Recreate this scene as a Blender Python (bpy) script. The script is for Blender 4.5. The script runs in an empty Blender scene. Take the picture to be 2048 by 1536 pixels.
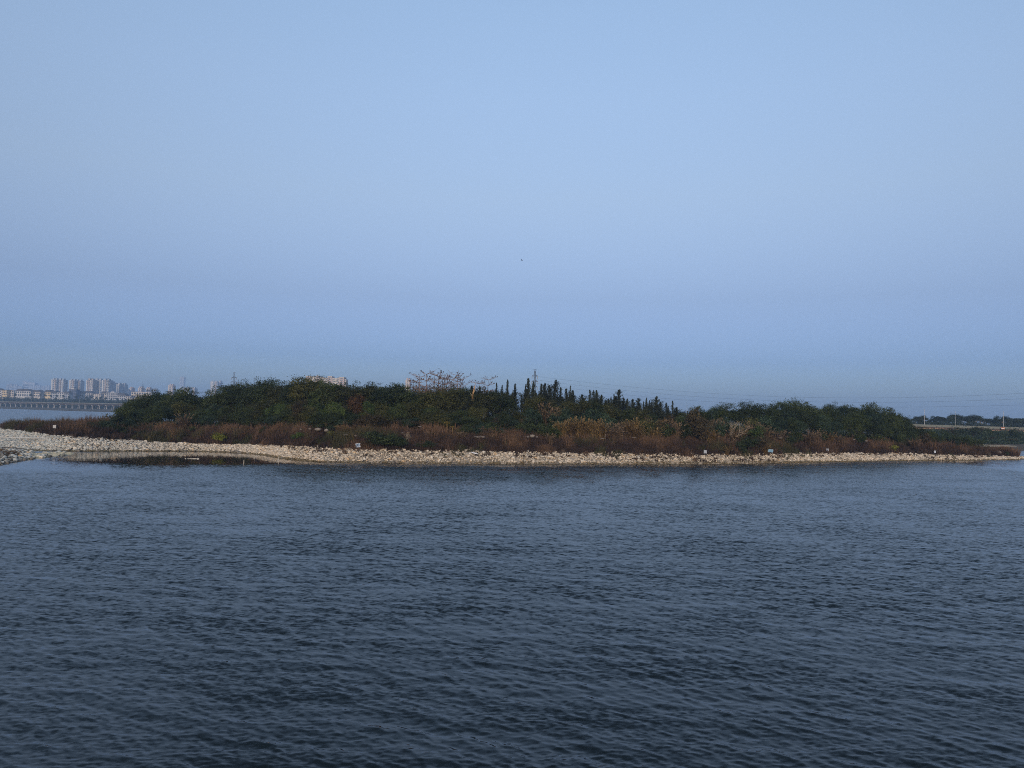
import bpy, math, random
import numpy as np
from mathutils import Vector, Matrix

scene = bpy.context.scene
COL = scene.collection
R = math.radians
rng = np.random.default_rng(7)
random.seed(7)

# ------------------------------------------------------------------ camera
CAM_H = 8.0
cam_data = bpy.data.cameras.new("camera")
cam_data.sensor_width = 36.0
cam_data.lens = 26.0
cam_data.clip_start = 0.1
cam_data.clip_end = 20000
cam = bpy.data.objects.new("camera", cam_data)
COL.objects.link(cam)
PITCH, ROLL = R(2.28), R(1.17)
CAM_M = Matrix.Rotation(math.pi / 2 + PITCH, 4, 'X') @ Matrix.Rotation(ROLL, 4, 'Z')
CAM_M = Matrix.Translation((0, 0, CAM_H)) @ CAM_M
cam.matrix_world = CAM_M
scene.camera = cam
FPX = 26.0 / 36.0 * 2048.0
M3 = np.array(CAM_M.to_3x3())

def ray(px, py):
    d = M3 @ np.array([(px - 1024.0) / FPX, -(py - 768.0) / FPX, -1.0])
    return d / d[1]                       # per metre of depth (+Y)

def at(px, py, z):
    """world point on the level z that the photo shows at this pixel"""
    d = ray(px, py)
    t = (z - CAM_H) / d[2]
    return np.array([d[0] * t, d[1] * t, z])

def at_depth(px, py, Y):
    d = ray(px, py)
    return np.array([d[0] * Y, Y, CAM_H + d[2] * Y])

def hz(px):
    return 827.0 + (px - 1024.0) * 0.0204

# ------------------------------------------------------------------ helpers
def tag(o, label=None, cat=None, group=None, kind=None):
    if label: o["label"] = label
    if cat: o["category"] = cat
    if group: o["group"] = group
    if kind: o["kind"] = kind
    return o

def empty(name, loc, rz=0.0, sc=1.0):
    o = bpy.data.objects.new(name, None)
    o.empty_display_size = 0.5
    COL.objects.link(o)
    o.location = loc
    o.rotation_euler = (0, 0, rz)
    o.scale = (sc, sc, sc) if not hasattr(sc, '__len__') else sc
    return o

def link(name, me, mat=None, parent=None, loc=None, rz=None):
    o = bpy.data.objects.new(name, me)
    COL.objects.link(o)
    if mat is not None:
        if len(me.materials) == 0:
            me.materials.append(mat)
        elif me.materials[0] != mat:
            o.material_slots[0].link = 'OBJECT'
            o.material_slots[0].material = mat
    if parent is not None: o.parent = parent
    if loc is not None: o.location = loc
    if rz is not None: o.rotation_euler = (0, 0, rz)
    return o

def np_mesh(name, V, F, var=None, col=None, smooth=False):
    V = np.asarray(V, np.float32); F = np.asarray(F, np.int32)
    me = bpy.data.meshes.new(name)
    k = F.shape[1]
    me.vertices.add(len(V)); me.vertices.foreach_set("co", V.ravel())
    me.loops.add(F.size); me.loops.foreach_set("vertex_index", F.ravel())
    me.polygons.add(len(F))
    me.polygons.foreach_set("loop_start", np.arange(0, F.size, k, dtype=np.int32))
    if smooth:
        me.polygons.foreach_set("use_smooth", np.ones(len(F), bool))
    me.update(calc_edges=True)
    if var is not None:
        a = me.attributes.new("var", 'FLOAT', 'POINT')
        a.data.foreach_set("value", np.asarray(var, np.float32))
    if col is not None:
        c = np.ones((len(V), 4), np.float32); c[:, :3] = col
        a = me.attributes.new("tint", 'FLOAT_COLOR', 'POINT')
        a.data.foreach_set("color", c.ravel())
    return me

class MB:
    def __init__(s): s.v = []; s.f = []
    def add(s, V, F):
        b = len(s.v)
        s.v += [tuple(map(float, p)) for p in V]
        s.f += [tuple(int(b + i) for i in f) for f in F]
        return s
    def box(s, x0, x1, y0, y1, z0, z1):
        V = [(x, y, z) for z in (z0, z1) for y in (y0, y1) for x in (x0, x1)]
        return s.add(V, [(0, 2, 3, 1), (4, 5, 7, 6), (0, 1, 5, 4), (2, 6, 7, 3), (0, 4, 6, 2), (1, 3, 7, 5)])
    def tube(s, pts, rad, k=6, cap=True):
        pts = [np.asarray(p, float) for p in pts]
        if not hasattr(rad, '__len__'): rad = [rad] * len(pts)
        V = []; F = []
        n = len(pts)
        for i, p in enumerate(pts):
            d = pts[min(i + 1, n - 1)] - pts[max(i - 1, 0)]
            d = d / (np.linalg.norm(d) + 1e-9)
            a = np.cross(d, [0.3, 0.9, 0.1] if abs(d[2]) > 0.8 else [0, 0, 1.0])
            a /= np.linalg.norm(a) + 1e-9
            b = np.cross(d, a)
            for j in range(k):
                t = 2 * math.pi * j / k
                V.append(p + rad[i] * (math.cos(t) * a + math.sin(t) * b))
        for i in range(n - 1):
            for j in range(k):
                F.append((i * k + j, i * k + (j + 1) % k, (i + 1) * k + (j + 1) % k, (i + 1) * k + j))
        if cap:
            F.append(tuple(range(k - 1, -1, -1))); F.append(tuple((n - 1) * k + j for j in range(k)))
        return s.add(V, F)
    def prism(s, poly, y0, y1):
        """outline in x,z extruded along y"""
        n = len(poly)
        V = [(x, y0, z) for x, z in poly] + [(x, y1, z) for x, z in poly]
        F = [tuple(range(n)), tuple(range(2 * n - 1, n - 1, -1))]
        F += [(i, i + n, (i + 1) % n + n, (i + 1) % n) for i in range(n)]
        return s.add(V, F)
    def mesh(s, name):
        me = bpy.data.meshes.new(name); me.from_pydata(s.v, [], s.f); me.update()
        return me
    def build(s, name, mat, parent=None, loc=None, rz=None):
        return link(name, s.mesh(name), mat, parent, loc, rz)

def interp(x, table):
    xs = [t[0] for t in table]; ys = [t[1] for t in table]
    return float(np.interp(x, xs, ys))

def snoise(x, y, sc, seed, n=10):
    g = np.random.default_rng(seed)
    o = np.zeros_like(np.asarray(x, float) + np.asarray(y, float))
    for i in range(n):
        a = g.uniform(0, 2 * math.pi); k = 2 * math.pi / sc * g.uniform(0.5, 1.9); p = g.uniform(0, 6.28)
        o = o + np.sin(k * (x * math.cos(a) + y * math.sin(a)) + p)
    return o / math.sqrt(n / 2.0)

# ------------------------------------------------------------------ materials
def new_mat(name):
    m = bpy.data.materials.new(name); m.use_nodes = True
    nt = m.node_tree
    b = nt.nodes["Principled BSDF"]
    return m, nt, b

def plain(name, col, rough=0.7, metal=0.0, nscale=0.0, namt=0.0, spec=0.3):
    m, nt, b = new_mat(name)
    b.inputs["Roughness"].default_value = rough
    b.inputs["Metallic"].default_value = metal
    b.inputs["Specular IOR Level"].default_value = spec
    if namt:
        tc = nt.nodes.new("ShaderNodeTexCoord"); no = nt.nodes.new("ShaderNodeTexNoise")
        no.inputs["Scale"].default_value = nscale; no.inputs["Detail"].default_value = 6
        nt.links.new(tc.outputs["Object"], no.inputs["Vector"])
        mx = nt.nodes.new("ShaderNodeMix"); mx.data_type = 'RGBA'
        mx.inputs["A"].default_value = tuple(c * (1 - namt) for c in col) + (1,)
        mx.inputs["B"].default_value = tuple(min(1, c * (1 + namt)) for c in col) + (1,)
        nt.links.new(no.outputs["Fac"], mx.inputs["Factor"])
        nt.links.new(mx.outputs["Result"], b.inputs["Base Color"])
    else:
        b.inputs["Base Color"].default_value = tuple(col) + (1,)
    return m

def leafy(name, ramp, rough=0.6, objvar=0.5, trans=0.25):
    """foliage: colour from the per-leaf 'var' attribute through a ramp, shifted a little per plant"""
    m, nt, b = new_mat(name)
    at_ = nt.nodes.new("ShaderNodeAttribute"); at_.attribute_name = "var"
    oi = nt.nodes.new("ShaderNodeObjectInfo")
    ma = nt.nodes.new("ShaderNodeMath"); ma.operation = 'MULTIPLY_ADD'
    ma.inputs[1].default_value = objvar
    sb = nt.nodes.new("ShaderNodeMath"); sb.operation = 'SUBTRACT'; sb.inputs[1].default_value = 0.5
    nt.links.new(oi.outputs["Random"], sb.inputs[0])
    nt.links.new(sb.outputs[0], ma.inputs[0]); nt.links.new(at_.outputs["Fac"], ma.inputs[2])
    cr = nt.nodes.new("ShaderNodeValToRGB")
    el = cr.color_ramp.elements
    while len(el) < len(ramp): el.new(0.5)
    for e, (p, c) in zip(el, ramp):
        e.position = p; e.color = tuple(c) + (1,)
    nt.links.new(ma.outputs[0], cr.inputs["Fac"])
    nt.links.new(cr.outputs["Color"], b.inputs["Base Color"])
    b.inputs["Roughness"].default_value = rough
    b.inputs["Specular IOR Level"].default_value = 0.25
    if trans:
        tr = nt.nodes.new("ShaderNodeBsdfTranslucent")
        nt.links.new(cr.outputs["Color"], tr.inputs["Color"])
        ms = nt.nodes.new("ShaderNodeMixShader"); ms.inputs[0].default_value = trans
        nt.links.new(b.outputs[0], ms.inputs[1]); nt.links.new(tr.outputs[0], ms.inputs[2])
        nt.links.new(ms.outputs[0], nt.nodes["Material Output"].inputs["Surface"])
    return m

def tinted(name, rough=0.8, nscale=3.0, namt=0.25, spec=0.2, bump=0.0):
    m, nt, b = new_mat(name)
    a = nt.nodes.new("ShaderNodeAttribute"); a.attribute_name = "tint"
    tc = nt.nodes.new("ShaderNodeTexCoord"); no = nt.nodes.new("ShaderNodeTexNoise")
    no.inputs["Scale"].default_value = nscale; no.inputs["Detail"].default_value = 5
    nt.links.new(tc.outputs["Object"], no.inputs["Vector"])
    mr = nt.nodes.new("ShaderNodeMapRange")
    mr.inputs["From Min"].default_value = 0.25; mr.inputs["From Max"].default_value = 0.75
    mr.inputs["To Min"].default_value = 1 - namt; mr.inputs["To Max"].default_value = 1 + namt
    nt.links.new(no.outputs["Fac"], mr.inputs["Value"])
    mx = nt.nodes.new("ShaderNodeVectorMath"); mx.operation = 'SCALE'
    nt.links.new(a.outputs["Color"], mx.inputs[0]); nt.links.new(mr.outputs[0], mx.inputs["Scale"])
    nt.links.new(mx.outputs[0], b.inputs["Base Color"])
    b.inputs["Roughness"].default_value = rough
    b.inputs["Specular IOR Level"].default_value = spec
    if bump:
        bu = nt.nodes.new("ShaderNodeBump"); bu.inputs["Strength"].default_value = bump
        nt.links.new(no.outputs["Fac"], bu.inputs["Height"]); nt.links.new(bu.outputs[0], b.inputs["Normal"])
    return m

LEAF = {
    'dark':  leafy("leaf_dark_green", [(0, (.013, .020, .006)), (.5, (.030, .043, .011)), (1, (.076, .096, .025))]),
    'olive': leafy("leaf_olive", [(0, (.019, .021, .006)), (.5, (.047, .050, .012)), (1, (.112, .106, .025))]),
    'teal':  leafy("leaf_blue_green", [(0, (.011, .021, .011)), (.5, (.027, .047, .023)), (1, (.068, .098, .047))]),
    'fresh': leafy("leaf_fresh_green", [(0, (.030, .050, .012)), (.5, (.070, .105, .024)), (1, (.130, .170, .038))]),
    'yellow': leafy("leaf_yellow_green", [(0, (.075, .080, .010)), (.5, (.17, .18, .025)), (1, (.28, .27, .045))]),
    'rust':  leafy("leaf_rust", [(0, (.034, .019, .008)), (.5, (.088, .044, .016)), (1, (.19, .095, .028))]),
    'brown': leafy("leaf_brown", [(0, (.026, .019, .009)), (.5, (.055, .040, .016)), (1, (.10, .072, .028))]),
    'needle': leafy("needle_green", [(0, (.012, .016, .010)), (.5, (.026, .034, .021)), (1, (.052, .062, .036))]),
    'road':  leafy("leaf_grey_green", [(0, (.018, .028, .016)), (.5, (.036, .054, .028)), (1, (.062, .082, .042))]),
    'gold':  leafy("reed_gold", [(0, (.052, .030, .011)), (.5, (.112, .068, .025)), (1, (.235, .155, .06))], trans=.3),
    'straw': leafy("reed_straw", [(0, (.054, .033, .019)), (.5, (.108, .070, .040)), (1, (.21, .145, .082))], trans=.3),
    'reedgreen': leafy("reed_green", [(0, (.020, .034, .010)), (.5, (.048, .066, .018)), (1, (.13, .115, .04))], trans=.3),
}
BARK = plain("bark_grey_brown", (.105, .078, .058), .9, nscale=8, namt=.35)
BARK_RED = plain("bark_reddish", (.19, .115, .085), .9, nscale=6, namt=.35)
BARK_TWIG = plain("twig_pinkish", (.235, .155, .12), .9, nscale=6, namt=.3)
BARK_PALE = plain("bark_pale", (.34, .27, .19), .9, nscale=8, namt=.3)
POD = plain("dry_pod", (.05, .03, .022), .9)
CONC = plain("concrete_pale", (.42, .40, .37), .85, nscale=.6, namt=.15)
CONC_D = plain("concrete_brown", (.095, .08, .07), .9, nscale=.5, namt=.25)
CONC_G = plain("concrete_grey", (.30, .29, .28), .9, nscale=.5, namt=.2)
PARAPET_R = plain("parapet_weathered", (.16, .165, .135), .85, nscale=.3, namt=.2)
PARAPET = plain("parapet_paint", (.46, .46, .40), .8, nscale=.3, namt=.12)
STEEL = plain("galvanised_steel", (.33, .34, .35), .5, .6)
STEEL_D = plain("weathered_steel", (.10, .105, .11), .6, .3)
WHITE = plain("white_paint", (.78, .78, .76), .5)
WIRE = plain("wire_dark", (.03, .03, .035), .6)

# ------------------------------------------------------------------ sky, sun
SUN_EL, SUN_ROT = R(16), R(186)
w = bpy.data.worlds.new("World"); scene.world = w; w.use_nodes = True
nt = w.node_tree
bg = nt.nodes["Background"]
sky = nt.nodes.new("ShaderNodeTexSky"); sky.sky_type = 'NISHITA'
sky.sun_disc = False
sky.sun_elevation = SUN_EL; sky.sun_rotation = SUN_ROT
sky.altitude = 0; sky.air_density = 1.0; sky.dust_density = 1.2; sky.ozone_density = 2.0
# dusk haze in the sky itself: the band near the horizon is duller and bluer than the clear-air model gives
tc = nt.nodes.new("ShaderNodeTexCoord"); sx_ = nt.nodes.new("ShaderNodeSeparateXYZ")
nt.links.new(tc.outputs["Generated"], sx_.inputs[0])
cr = nt.nodes.new("ShaderNodeValToRGB")
SKYR = [(0, (.25, .32, .51)), (.0715, (.205, .245, .415)), (.153, (.33, .31, .385)), (.281, (.64, .537, .512)), (.396, (.85, .72, .66)), (.49, (.985, .85, .765)), (1, (1, .90, .80))]
el = cr.color_ramp.elements
while len(el) < len(SKYR): el.new(.5)
for e, (p, c) in zip(el, SKYR): e.position = p; e.color = c + (1,)
nt.links.new(sx_.outputs["Z"], cr.inputs["Fac"])
mu = nt.nodes.new("ShaderNodeMix"); mu.data_type = 'RGBA'; mu.blend_type = 'MULTIPLY'; mu.inputs["Factor"].default_value = 1.0
nt.links.new(sky.outputs[0], mu.inputs["A"]); nt.links.new(cr.outputs["Color"], mu.inputs["B"])
nt.links.new(mu.outputs["Result"], bg.inputs[0])
bg.inputs[1].default_value = 0.15

sd = bpy.data.lights.new("sun", 'SUN'); sd.energy = 0.9; sd.angle = R(12); sd.color = (1.0, .90, .78)
so = bpy.data.objects.new("sun", sd); COL.objects.link(so)
sdir = Vector((math.sin(SUN_ROT) * math.cos(SUN_EL), math.cos(SUN_ROT) * math.cos(SUN_EL), math.sin(SUN_EL)))
so.rotation_euler = sdir.to_track_quat('Z', 'Y').to_euler()
so.location = (-40, -60, 60)
scene.view_settings.view_transform = 'Standard'
scene.view_settings.look = 'None'
scene.view_settings.exposure = 1.0
scene.view_settings.gamma = 1.0

# ------------------------------------------------------------------ island shape (all tables are photo columns)
WATERLINE = [(-500, 893), (-100, 897), (0, 899), (60, 901), (150, 903), (300, 902.5), (400, 903), (480, 905.5), (530, 910), (570, 917),
             (640, 924.5), (800, 927), (1000, 928.5), (1200, 929), (1400, 928.5), (1500, 927.5), (1600, 925.5), (1700, 923.5),
             (1800, 922), (1900, 921.5), (2000, 920), (2048, 918.5), (2120, 917), (2300, 914)]
ROCKTOP = [(-500, 845), (-100, 851), (0, 857), (40, 862), (100, 868.5), (150, 874), (200, 877), (300, 883), (400, 887), (500, 889.5),
           (560, 891), (600, 893), (700, 897), (800, 899), (1000, 902), (1200, 905), (1300, 907), (1400, 908.5), (1500, 908.5),
           (1600, 906.5), (1700, 905.5), (1800, 906.5), (1900, 909.5), (2000, 912), (2030, 913), (2100, 914), (2300, 912.5)]
ZTOP = [(-500, 2.2), (0, 2.4), (100, 2.4), (200, 2.0), (300, 1.4), (400, 1.2), (500, 1.2), (550, 1.6), (600, 1.95), (800, 1.95), (1000, 1.9),
        (1200, 1.75), (1400, 1.65), (1600, 1.6), (1800, 1.4), (1900, 1.15), (2000, .7), (2048, .45), (2300, .35)]
RISE = [(-500, 0), (-20, 0), (0, .15), (100, 1.3), (200, 2.2), (300, 2.9), (500, 3.1), (1000, 3.1), (1300, 2.7), (1600, 2.5), (1800, 2.3),
        (1900, 1.8), (1960, 1.0), (2000, .5), (2020, 0), (2300, 0)]
UBACK = [(-500, 1), (-10, 1.5), (5, 5), (60, 13), (150, 22), (250, 38), (400, 50), (1000, 55), (1500, 45), (1800, 38), (1900, 26), (1980, 10), (2015, 2), (2300, 1)]

def column(px):
    W = at(px, interp(px, WATERLINE), 0.0)
    zt = interp(px, ZTOP)
    T = at(px, interp(px, ROCKTOP), zt)
    d = W[:2] / np.linalg.norm(W[:2])
    L = max(2.0, float((T[:2] - W[:2]) @ d))
    return W, d, L, zt

def island_z(px, u):
    """height at u metres behind the top of the stones"""
    zt = interp(px, ZTOP); r = interp(px, RISE); ub = interp(px, UBACK)
    if u <= ub:
        return zt + r * (1 - math.exp(-max(u, 0) / 8.0))
    z1 = zt + r * (1 - math.exp(-ub / 8.0))
    return max(-1.5, z1 - (u - ub) * .22)

def island_point(px, u, dz=0.0):
    W, d, L, zt = column(px)
    p = W[:2] + d * (L + u)
    return np.array([p[0], p[1], island_z(px, u) + dz])

def px_of(x, y):
    v = np.array([x, y, 2.0 - CAM_H])
    c = M3.T @ v
    return 1024 + FPX * c[0] / -c[2]

# terrain mesh
def build_island():
    pxs = np.arange(-420, 2301, 7.0)
    ts = [-.9, -.35, 0, .15, .3, .45, .6, .75, .9, 1.0]
    us = [.8, 2, 3.5, 5, 7, 9, 12, 15, 19, 24, 30, 37, 45, 55, 65, 80]
    V = []; C = []
    for px in pxs:
        W, d, L, zt = column(px)
        C += [(.25, .21, .16)] * (len(ts) - 1) + [(.085, .058, .038)] * (len(us) + 1)
        for t in ts:
            p = W[:2] + d * (L * t)
            n = .12 * float(snoise(p[0], p[1], 3.0, 3)) if 0 < t < 1 else 0
            z = (t * zt * 1.1 if t < 0 else zt * (t ** .85)) - .12 + n * .6
            V.append((p[0], p[1], z))
        for u in us:
            q = island_point(px, u)
            n = .16 * float(snoise(q[0], q[1], 6.0, 5)) * min(1, u / 6)
            V.append((q[0], q[1], q[2] + n - .05))
    nr = len(ts) + len(us); nc = len(pxs)
    F = [(c * nr + r, (c + 1) * nr + r, (c + 1) * nr + r + 1, c * nr + r + 1) for c in range(nc - 1) for r in range(nr - 1)]
    me = np_mesh("island_ground", V, F, col=np.array(C), smooth=True)
    m = tinted("island_earth", .95, .6, .5)
    return tag(link("island_ground", me, m), "low island of brown earth rising behind the stone bank", None, None, 'structure')
build_island()

# ------------------------------------------------------------------ the spit in front, left
SPIT_W = [(-500, 985), (-150, 951), (-60, 938), (0, 930), (50, 920), (110, 912.5), (135, 909.8), (148, 908.6)]
SPIT_H = [(-500, 1.6), (-60, 1.3), (0, 1.1), (25, .9), (50, .6), (80, .42), (120, .34), (138, .26), (148, .05)]
SPIT_L = [(-500, 30), (0, 31), (25, 27), (50, 18), (65, 12.5), (80, 10), (110, 8), (135, 5), (148, .8)]
def spit_point(px, t):
    W = at(px, interp(px, SPIT_W), 0.0)
    d = W[:2] / np.linalg.norm(W[:2])
    L = interp(px, SPIT_L); h = interp(px, SPIT_H)
    prof = [(-.6, -.8), (0, 0), (.12, .35), (.4, .95), (.6, 1.0), (.8, .7), (1, .1), (1.6, -.9)]
    z = interp(t, prof) * (h if t > 0 else 1.0)
    if t > 1: z = interp(t, prof) * .5
    if px < 58 and t > .4: z = max(z, .34 * float(np.clip((58 - px) / 12, 0, 1)))
    p = W[:2] + d * L * t
    return np.array([p[0], p[1], z])
def build_spit():
    pxs = list(np.arange(-420, 140, 6.0)) + [140, 144, 148]
    ts = [-.6, -.2, 0, .06, .12, .25, .4, .5, .6, .8, .9, 1, 1.3, 1.6]
    V = []; C = []
    for px in pxs:
        for t in ts:
            p = spit_point(px, t)
            n = .05 * float(snoise(p[0], p[1], 1.6, 8)) * (1 if 0 < t < 1 else 0)
            V.append((p[0], p[1], p[2] + n))
            s = np.clip((px - 35) / 35, 0, 1)
            C.append(np.array((.10, .075, .045)) * (1 - s) + np.array((.62, .505, .31)) * s)
    nr = len(ts)
    F = [(c * nr + r, (c + 1) * nr + r, (c + 1) * nr + r + 1, c * nr + r + 1) for c in range(len(pxs) - 1) for r in range(nr - 1)]
    me = np_mesh("sand_spit", V, F, col=np.array(C), smooth=True)
    tag(link("sand_spit", me, tinted("spit_sand", .9, .8, .3)), "pale low sand spit running out from the near left shore", None, None, 'structure')
build_spit()

# ------------------------------------------------------------------ water
def calm_factor(x, y):
    """1 = rippled by the wind, 0 = sheltered (the cove under the bank, the lee of the shore)"""
    c = at(385, 914, 0); c3 = at(2060, 940, 0); c4 = at(90, 935, 0)
    f = np.ones_like(x)
    for (cx, cy, rx, ry, a) in ((c[0] + 1, c[1] - 1, 24, 19, .945), (c3[0] + 4, c3[1] + 5, 9, 26, .7), (c4[0] - 5, c4[1] + 4, 22, 11, .65)):
        q = ((x - cx) / rx) ** 2 + ((y - cy) / ry) ** 2
        f = f * (1 - a * np.clip(1.6 - 1.2 * q, 0, 1))
    return f

WAVES = []
def make_waves():
    g = np.random.default_rng(21)
    n = 110
    for i in range(n):
        lam = 0.16 * (2.6 / 0.16) ** ((i + g.uniform(0, 1)) / n)
        ang = R(64) + g.normal(0, R(30))
        sl = (.021 if lam < .3 else .0212 if lam < .62 else .0140 if lam < 1.0 else .010 if lam < 1.6 else .006) * g.uniform(.6, 1.4)
        k = 2 * math.pi / lam
        WAVES.append((lam, k * math.cos(ang), k * math.sin(ang), sl / k, g.uniform(0, 6.28), math.cos(ang), math.sin(ang)))
make_waves()

def build_water():
    rows = [9.0]
    while rows[-1] < 190:
        y = rows[-1]
        rows.append(y + max(.03, y * y / 5900.0 * .85))
    rows = np.array(rows)
    nc = 1250
    s = np.linspace(-1.02, 1.02, nc)
    X = (s[None, :] * (rows[:, None] + 6)).astype(np.float64)
    Y = np.repeat(rows[:, None], nc, 1)
    dY = np.gradient(rows)[:, None]
    chop = calm_factor(X, Y)
    gust = np.clip(1.0 + .08 * snoise(X, Y, 9.0, 31) + .09 * snoise(X * .6, Y * .6, 16, 33), .45, 1.6)
    far = np.clip((185 - Y) / 40, 0, 1)
    amp = chop * gust * far
    lost = np.zeros(len(rows))
    Z = np.zeros_like(X); DX = np.zeros_like(X); DY = np.zeros_like(X)
    for lam, kx, ky, a, ph, cx, cy in WAVES:
        fade = np.clip((lam / dY - 1.6) / 1.8, 0, 1)
        msk = fade[:, 0] > 0
        lost += (a * math.hypot(kx, ky)) ** 2 * .5 * (1 - fade[:, 0] ** 2)
        if not msk.any(): continue
        t = kx * X[msk] + ky * Y[msk] + ph
        e = a * fade[msk] * amp[msk]
        Z[msk] += e * np.cos(t)
        sn = np.sin(t) * e * .85
        DX[msk] -= sn * cx; DY[msk] -= sn * cy
    edge = np.clip((rows - 9.0) / 1.0, 0, 1)[:, None] * np.clip((1.0 - np.abs(s)) / .02 + 1, 0, 1)[None, :]
    V = np.stack([X + DX * edge, Y + DY * edge, Z * edge], -1).reshape(-1, 3)
    nr = len(rows)
    i = np.arange(nr - 1)[:, None] * nc + np.arange(nc - 1)[None, :]
    F = np.stack([i, i + 1, i + 1 + nc, i + nc], -1).reshape(-1, 4)
    # the open water round the fine part, out to the horizon
    xl = X[:, 0]; xr = X[:, -1]
    ch = chop.ravel()
    Yf = rows[-1]
    extra = [(-6500, -400, 0), (6500, -400, 0), (6500, 9, 0), (xr[0], 9, 0), (xl[0], 9, 0), (-6500, 9, 0), (-6500, Yf, 0), (xl[-1], Yf, 0), (xr[-1], Yf, 0), (6500, Yf, 0), (-6500, 7500, 0), (6500, 7500, 0)]
    b = len(V)
    V = np.vstack([V, np.array(extra)])
    ef = [(0, 1, 2, 5), (5, 4, 7, 6), (3, 2, 9, 8), (6, 9, 11, 10)]
    F = np.vstack([F, np.array([[b + k for k in f] for f in ef])])
    ch = np.concatenate([ch, np.ones(len(extra))])
    lo = np.sqrt(lost)[:, None] * (chop * gust)
    lo = np.concatenate([lo.ravel(), np.full(len(extra), float(np.sqrt(lost[-1])))])
    me = np_mesh("water", V, F, var=ch, smooth=True)
    la = me.attributes.new("lost", 'FLOAT', 'POINT'); la.data.foreach_set("value", lo.astype(np.float32))
    m, nt, bs = new_mat("lake_water")
    N = nt.nodes; L = nt.links
    bs.inputs["Base Color"].default_value = (.004, .0075, .0085, 1)
    bs.inputs["Roughness"].default_value = .05
    bs.inputs["IOR"].default_value = 1.333
    bs.inputs["Specular IOR Level"].default_value = .5
    geo = N.new("ShaderNodeNewGeometry")
    def attr(nm):
        a_ = N.new("ShaderNodeAttribute"); a_.attribute_name = nm; return a_.outputs["Fac"]
    def vm(op, a_, b_=None, sc_=None):
        v_ = N.new("ShaderNodeVectorMath"); v_.operation = op
        L.new(a_, v_.inputs[0])
        if b_ is not None:
            if isinstance(b_, tuple): v_.inputs[1].default_value = b_
            else: L.new(b_, v_.inputs[1])
        if sc_ is not None: L.new(sc_, v_.inputs["Scale"])
        return v_.outputs[0]
    def ripple(sx, sy, wx, wy, off, rot=-24, detail=2.0):
        mp = N.new("ShaderNodeMapping"); mp.inputs["Scale"].default_value = (sx, sy, 1); mp.inputs["Rotation"].default_value = (0, 0, R(rot))
        mp.inputs["Location"].default_value = (off, off * .7, 0)
        L.new(geo.outputs["Position"], mp.inputs["Vector"])
        no = N.new("ShaderNodeTexNoise"); no.noise_dimensions = '2D'; no.inputs["Scale"].default_value = 1.0; no.inputs["Detail"].default_value = detail
        L.new(mp.outputs[0], no.inputs["Vector"])
        return vm('MULTIPLY', vm('SUBTRACT', no.outputs["Color"], (.5, .5, .5)), (wx, wy, 0))
    fine = vm('SCALE', vm('ADD', ripple(5.0, 9.5, .28, .55, 91), ripple(.12, .35, .12, .34, 13, -12)), None, attr("var"))
    mid_ = vm('SCALE', vm('ADD', ripple(3.0, 5.4, 3.6, 7.6, 0), ripple(1.1, 2.6, 2.4, 6.2, 37)), None, attr("lost"))
    # wind ripples lean: the lee faces, towards the near shore, are steeper than the windward ones
    sp = N.new("ShaderNodeSeparateXYZ"); L.new(vm('ADD', fine, mid_), sp.inputs[0])
    lo_ = N.new("ShaderNodeMath"); lo_.operation = 'MINIMUM'; lo_.inputs[1].default_value = 0; L.new(sp.outputs["Y"], lo_.inputs[0])
    hi_ = N.new("ShaderNodeMath"); hi_.operation = 'MAXIMUM'; hi_.inputs[1].default_value = 0; L.new(sp.outputs["Y"], hi_.inputs[0])
    su_ = N.new("ShaderNodeMath"); su_.operation = 'MULTIPLY_ADD'; su_.inputs[1].default_value = .12
    L.new(hi_.outputs[0], su_.inputs[0]); L.new(lo_.outputs[0], su_.inputs[2])
    ln_ = N.new("ShaderNodeMath"); ln_.operation = 'MULTIPLY_ADD'; ln_.inputs[1].default_value = -.62
    L.new(attr("lost"), ln_.inputs[0]); L.new(su_.outputs[0], ln_.inputs[2])
    cb = N.new("ShaderNodeCombineXYZ"); L.new(sp.outputs["X"], cb.inputs["X"]); L.new(ln_.outputs[0], cb.inputs["Y"])
    nrm = vm('NORMALIZE', vm('ADD', cb.outputs[0], geo.outputs["Normal"]))
    L.new(nrm, bs.inputs["Normal"])
    o = link("water", me, m)
    tag(o, "dark slate blue lake water with small wind ripples", None, None, 'structure')
build_water()

# ------------------------------------------------------------------ far land (left bank beyond the bridge, right bank)
LAND = [  # column, distance of its waterline, bank heights at +0 +8 +40 +150 +400 +900 and far
    (-1200, 1180, (0, .4, .8, 1.0, 1.4, 19, 22)), (-300, 1120, (0, .4, .8, 1.0, 1.4, 19, 22)), (0, 1076, (0, .5, .8, 1.0, 1.4, 19, 22)), (140, 905, (0, .5, .8, 1.0, 1.4, 18, 22)),
    (200, 870, (0, .5, .8, 1.0, 1.4, 18, 22)), (300, 800, (0, .5, .8, 1.0, 1.4, 16, 20)), (600, 600, (0, .8, 2, 4, 6, 8, 10)),
    (1200, 420, (0, .8, 2, 4, 5, 6, 8)), (1700, 300, (0, .8, 2.2, 3.4, 4, 5, 6)), (1950, 224, (0, 1.1, 2.2, 3.0, 3.4, 4, 5)), (2048, 220, (0, 1.1, 2.2, 3.0, 3.4, 4, 5)),
    (2400, 215, (0, 1.1, 2.2, 3.0, 3.4, 4, 5)), (3600, 215, (0, 1.1, 2.2, 3.0, 3.4, 4, 5))]
LU = (0, 8, 40, 150, 480, 640, 6000)
def land_cols(px):
    xs = [c[0] for c in LAND]
    d = np.interp(px, xs, [c[1] for c in LAND])
    hs = [np.interp(px, xs, [c[2][i] for c in LAND]) for i in range(7)]
    return d, hs
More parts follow.
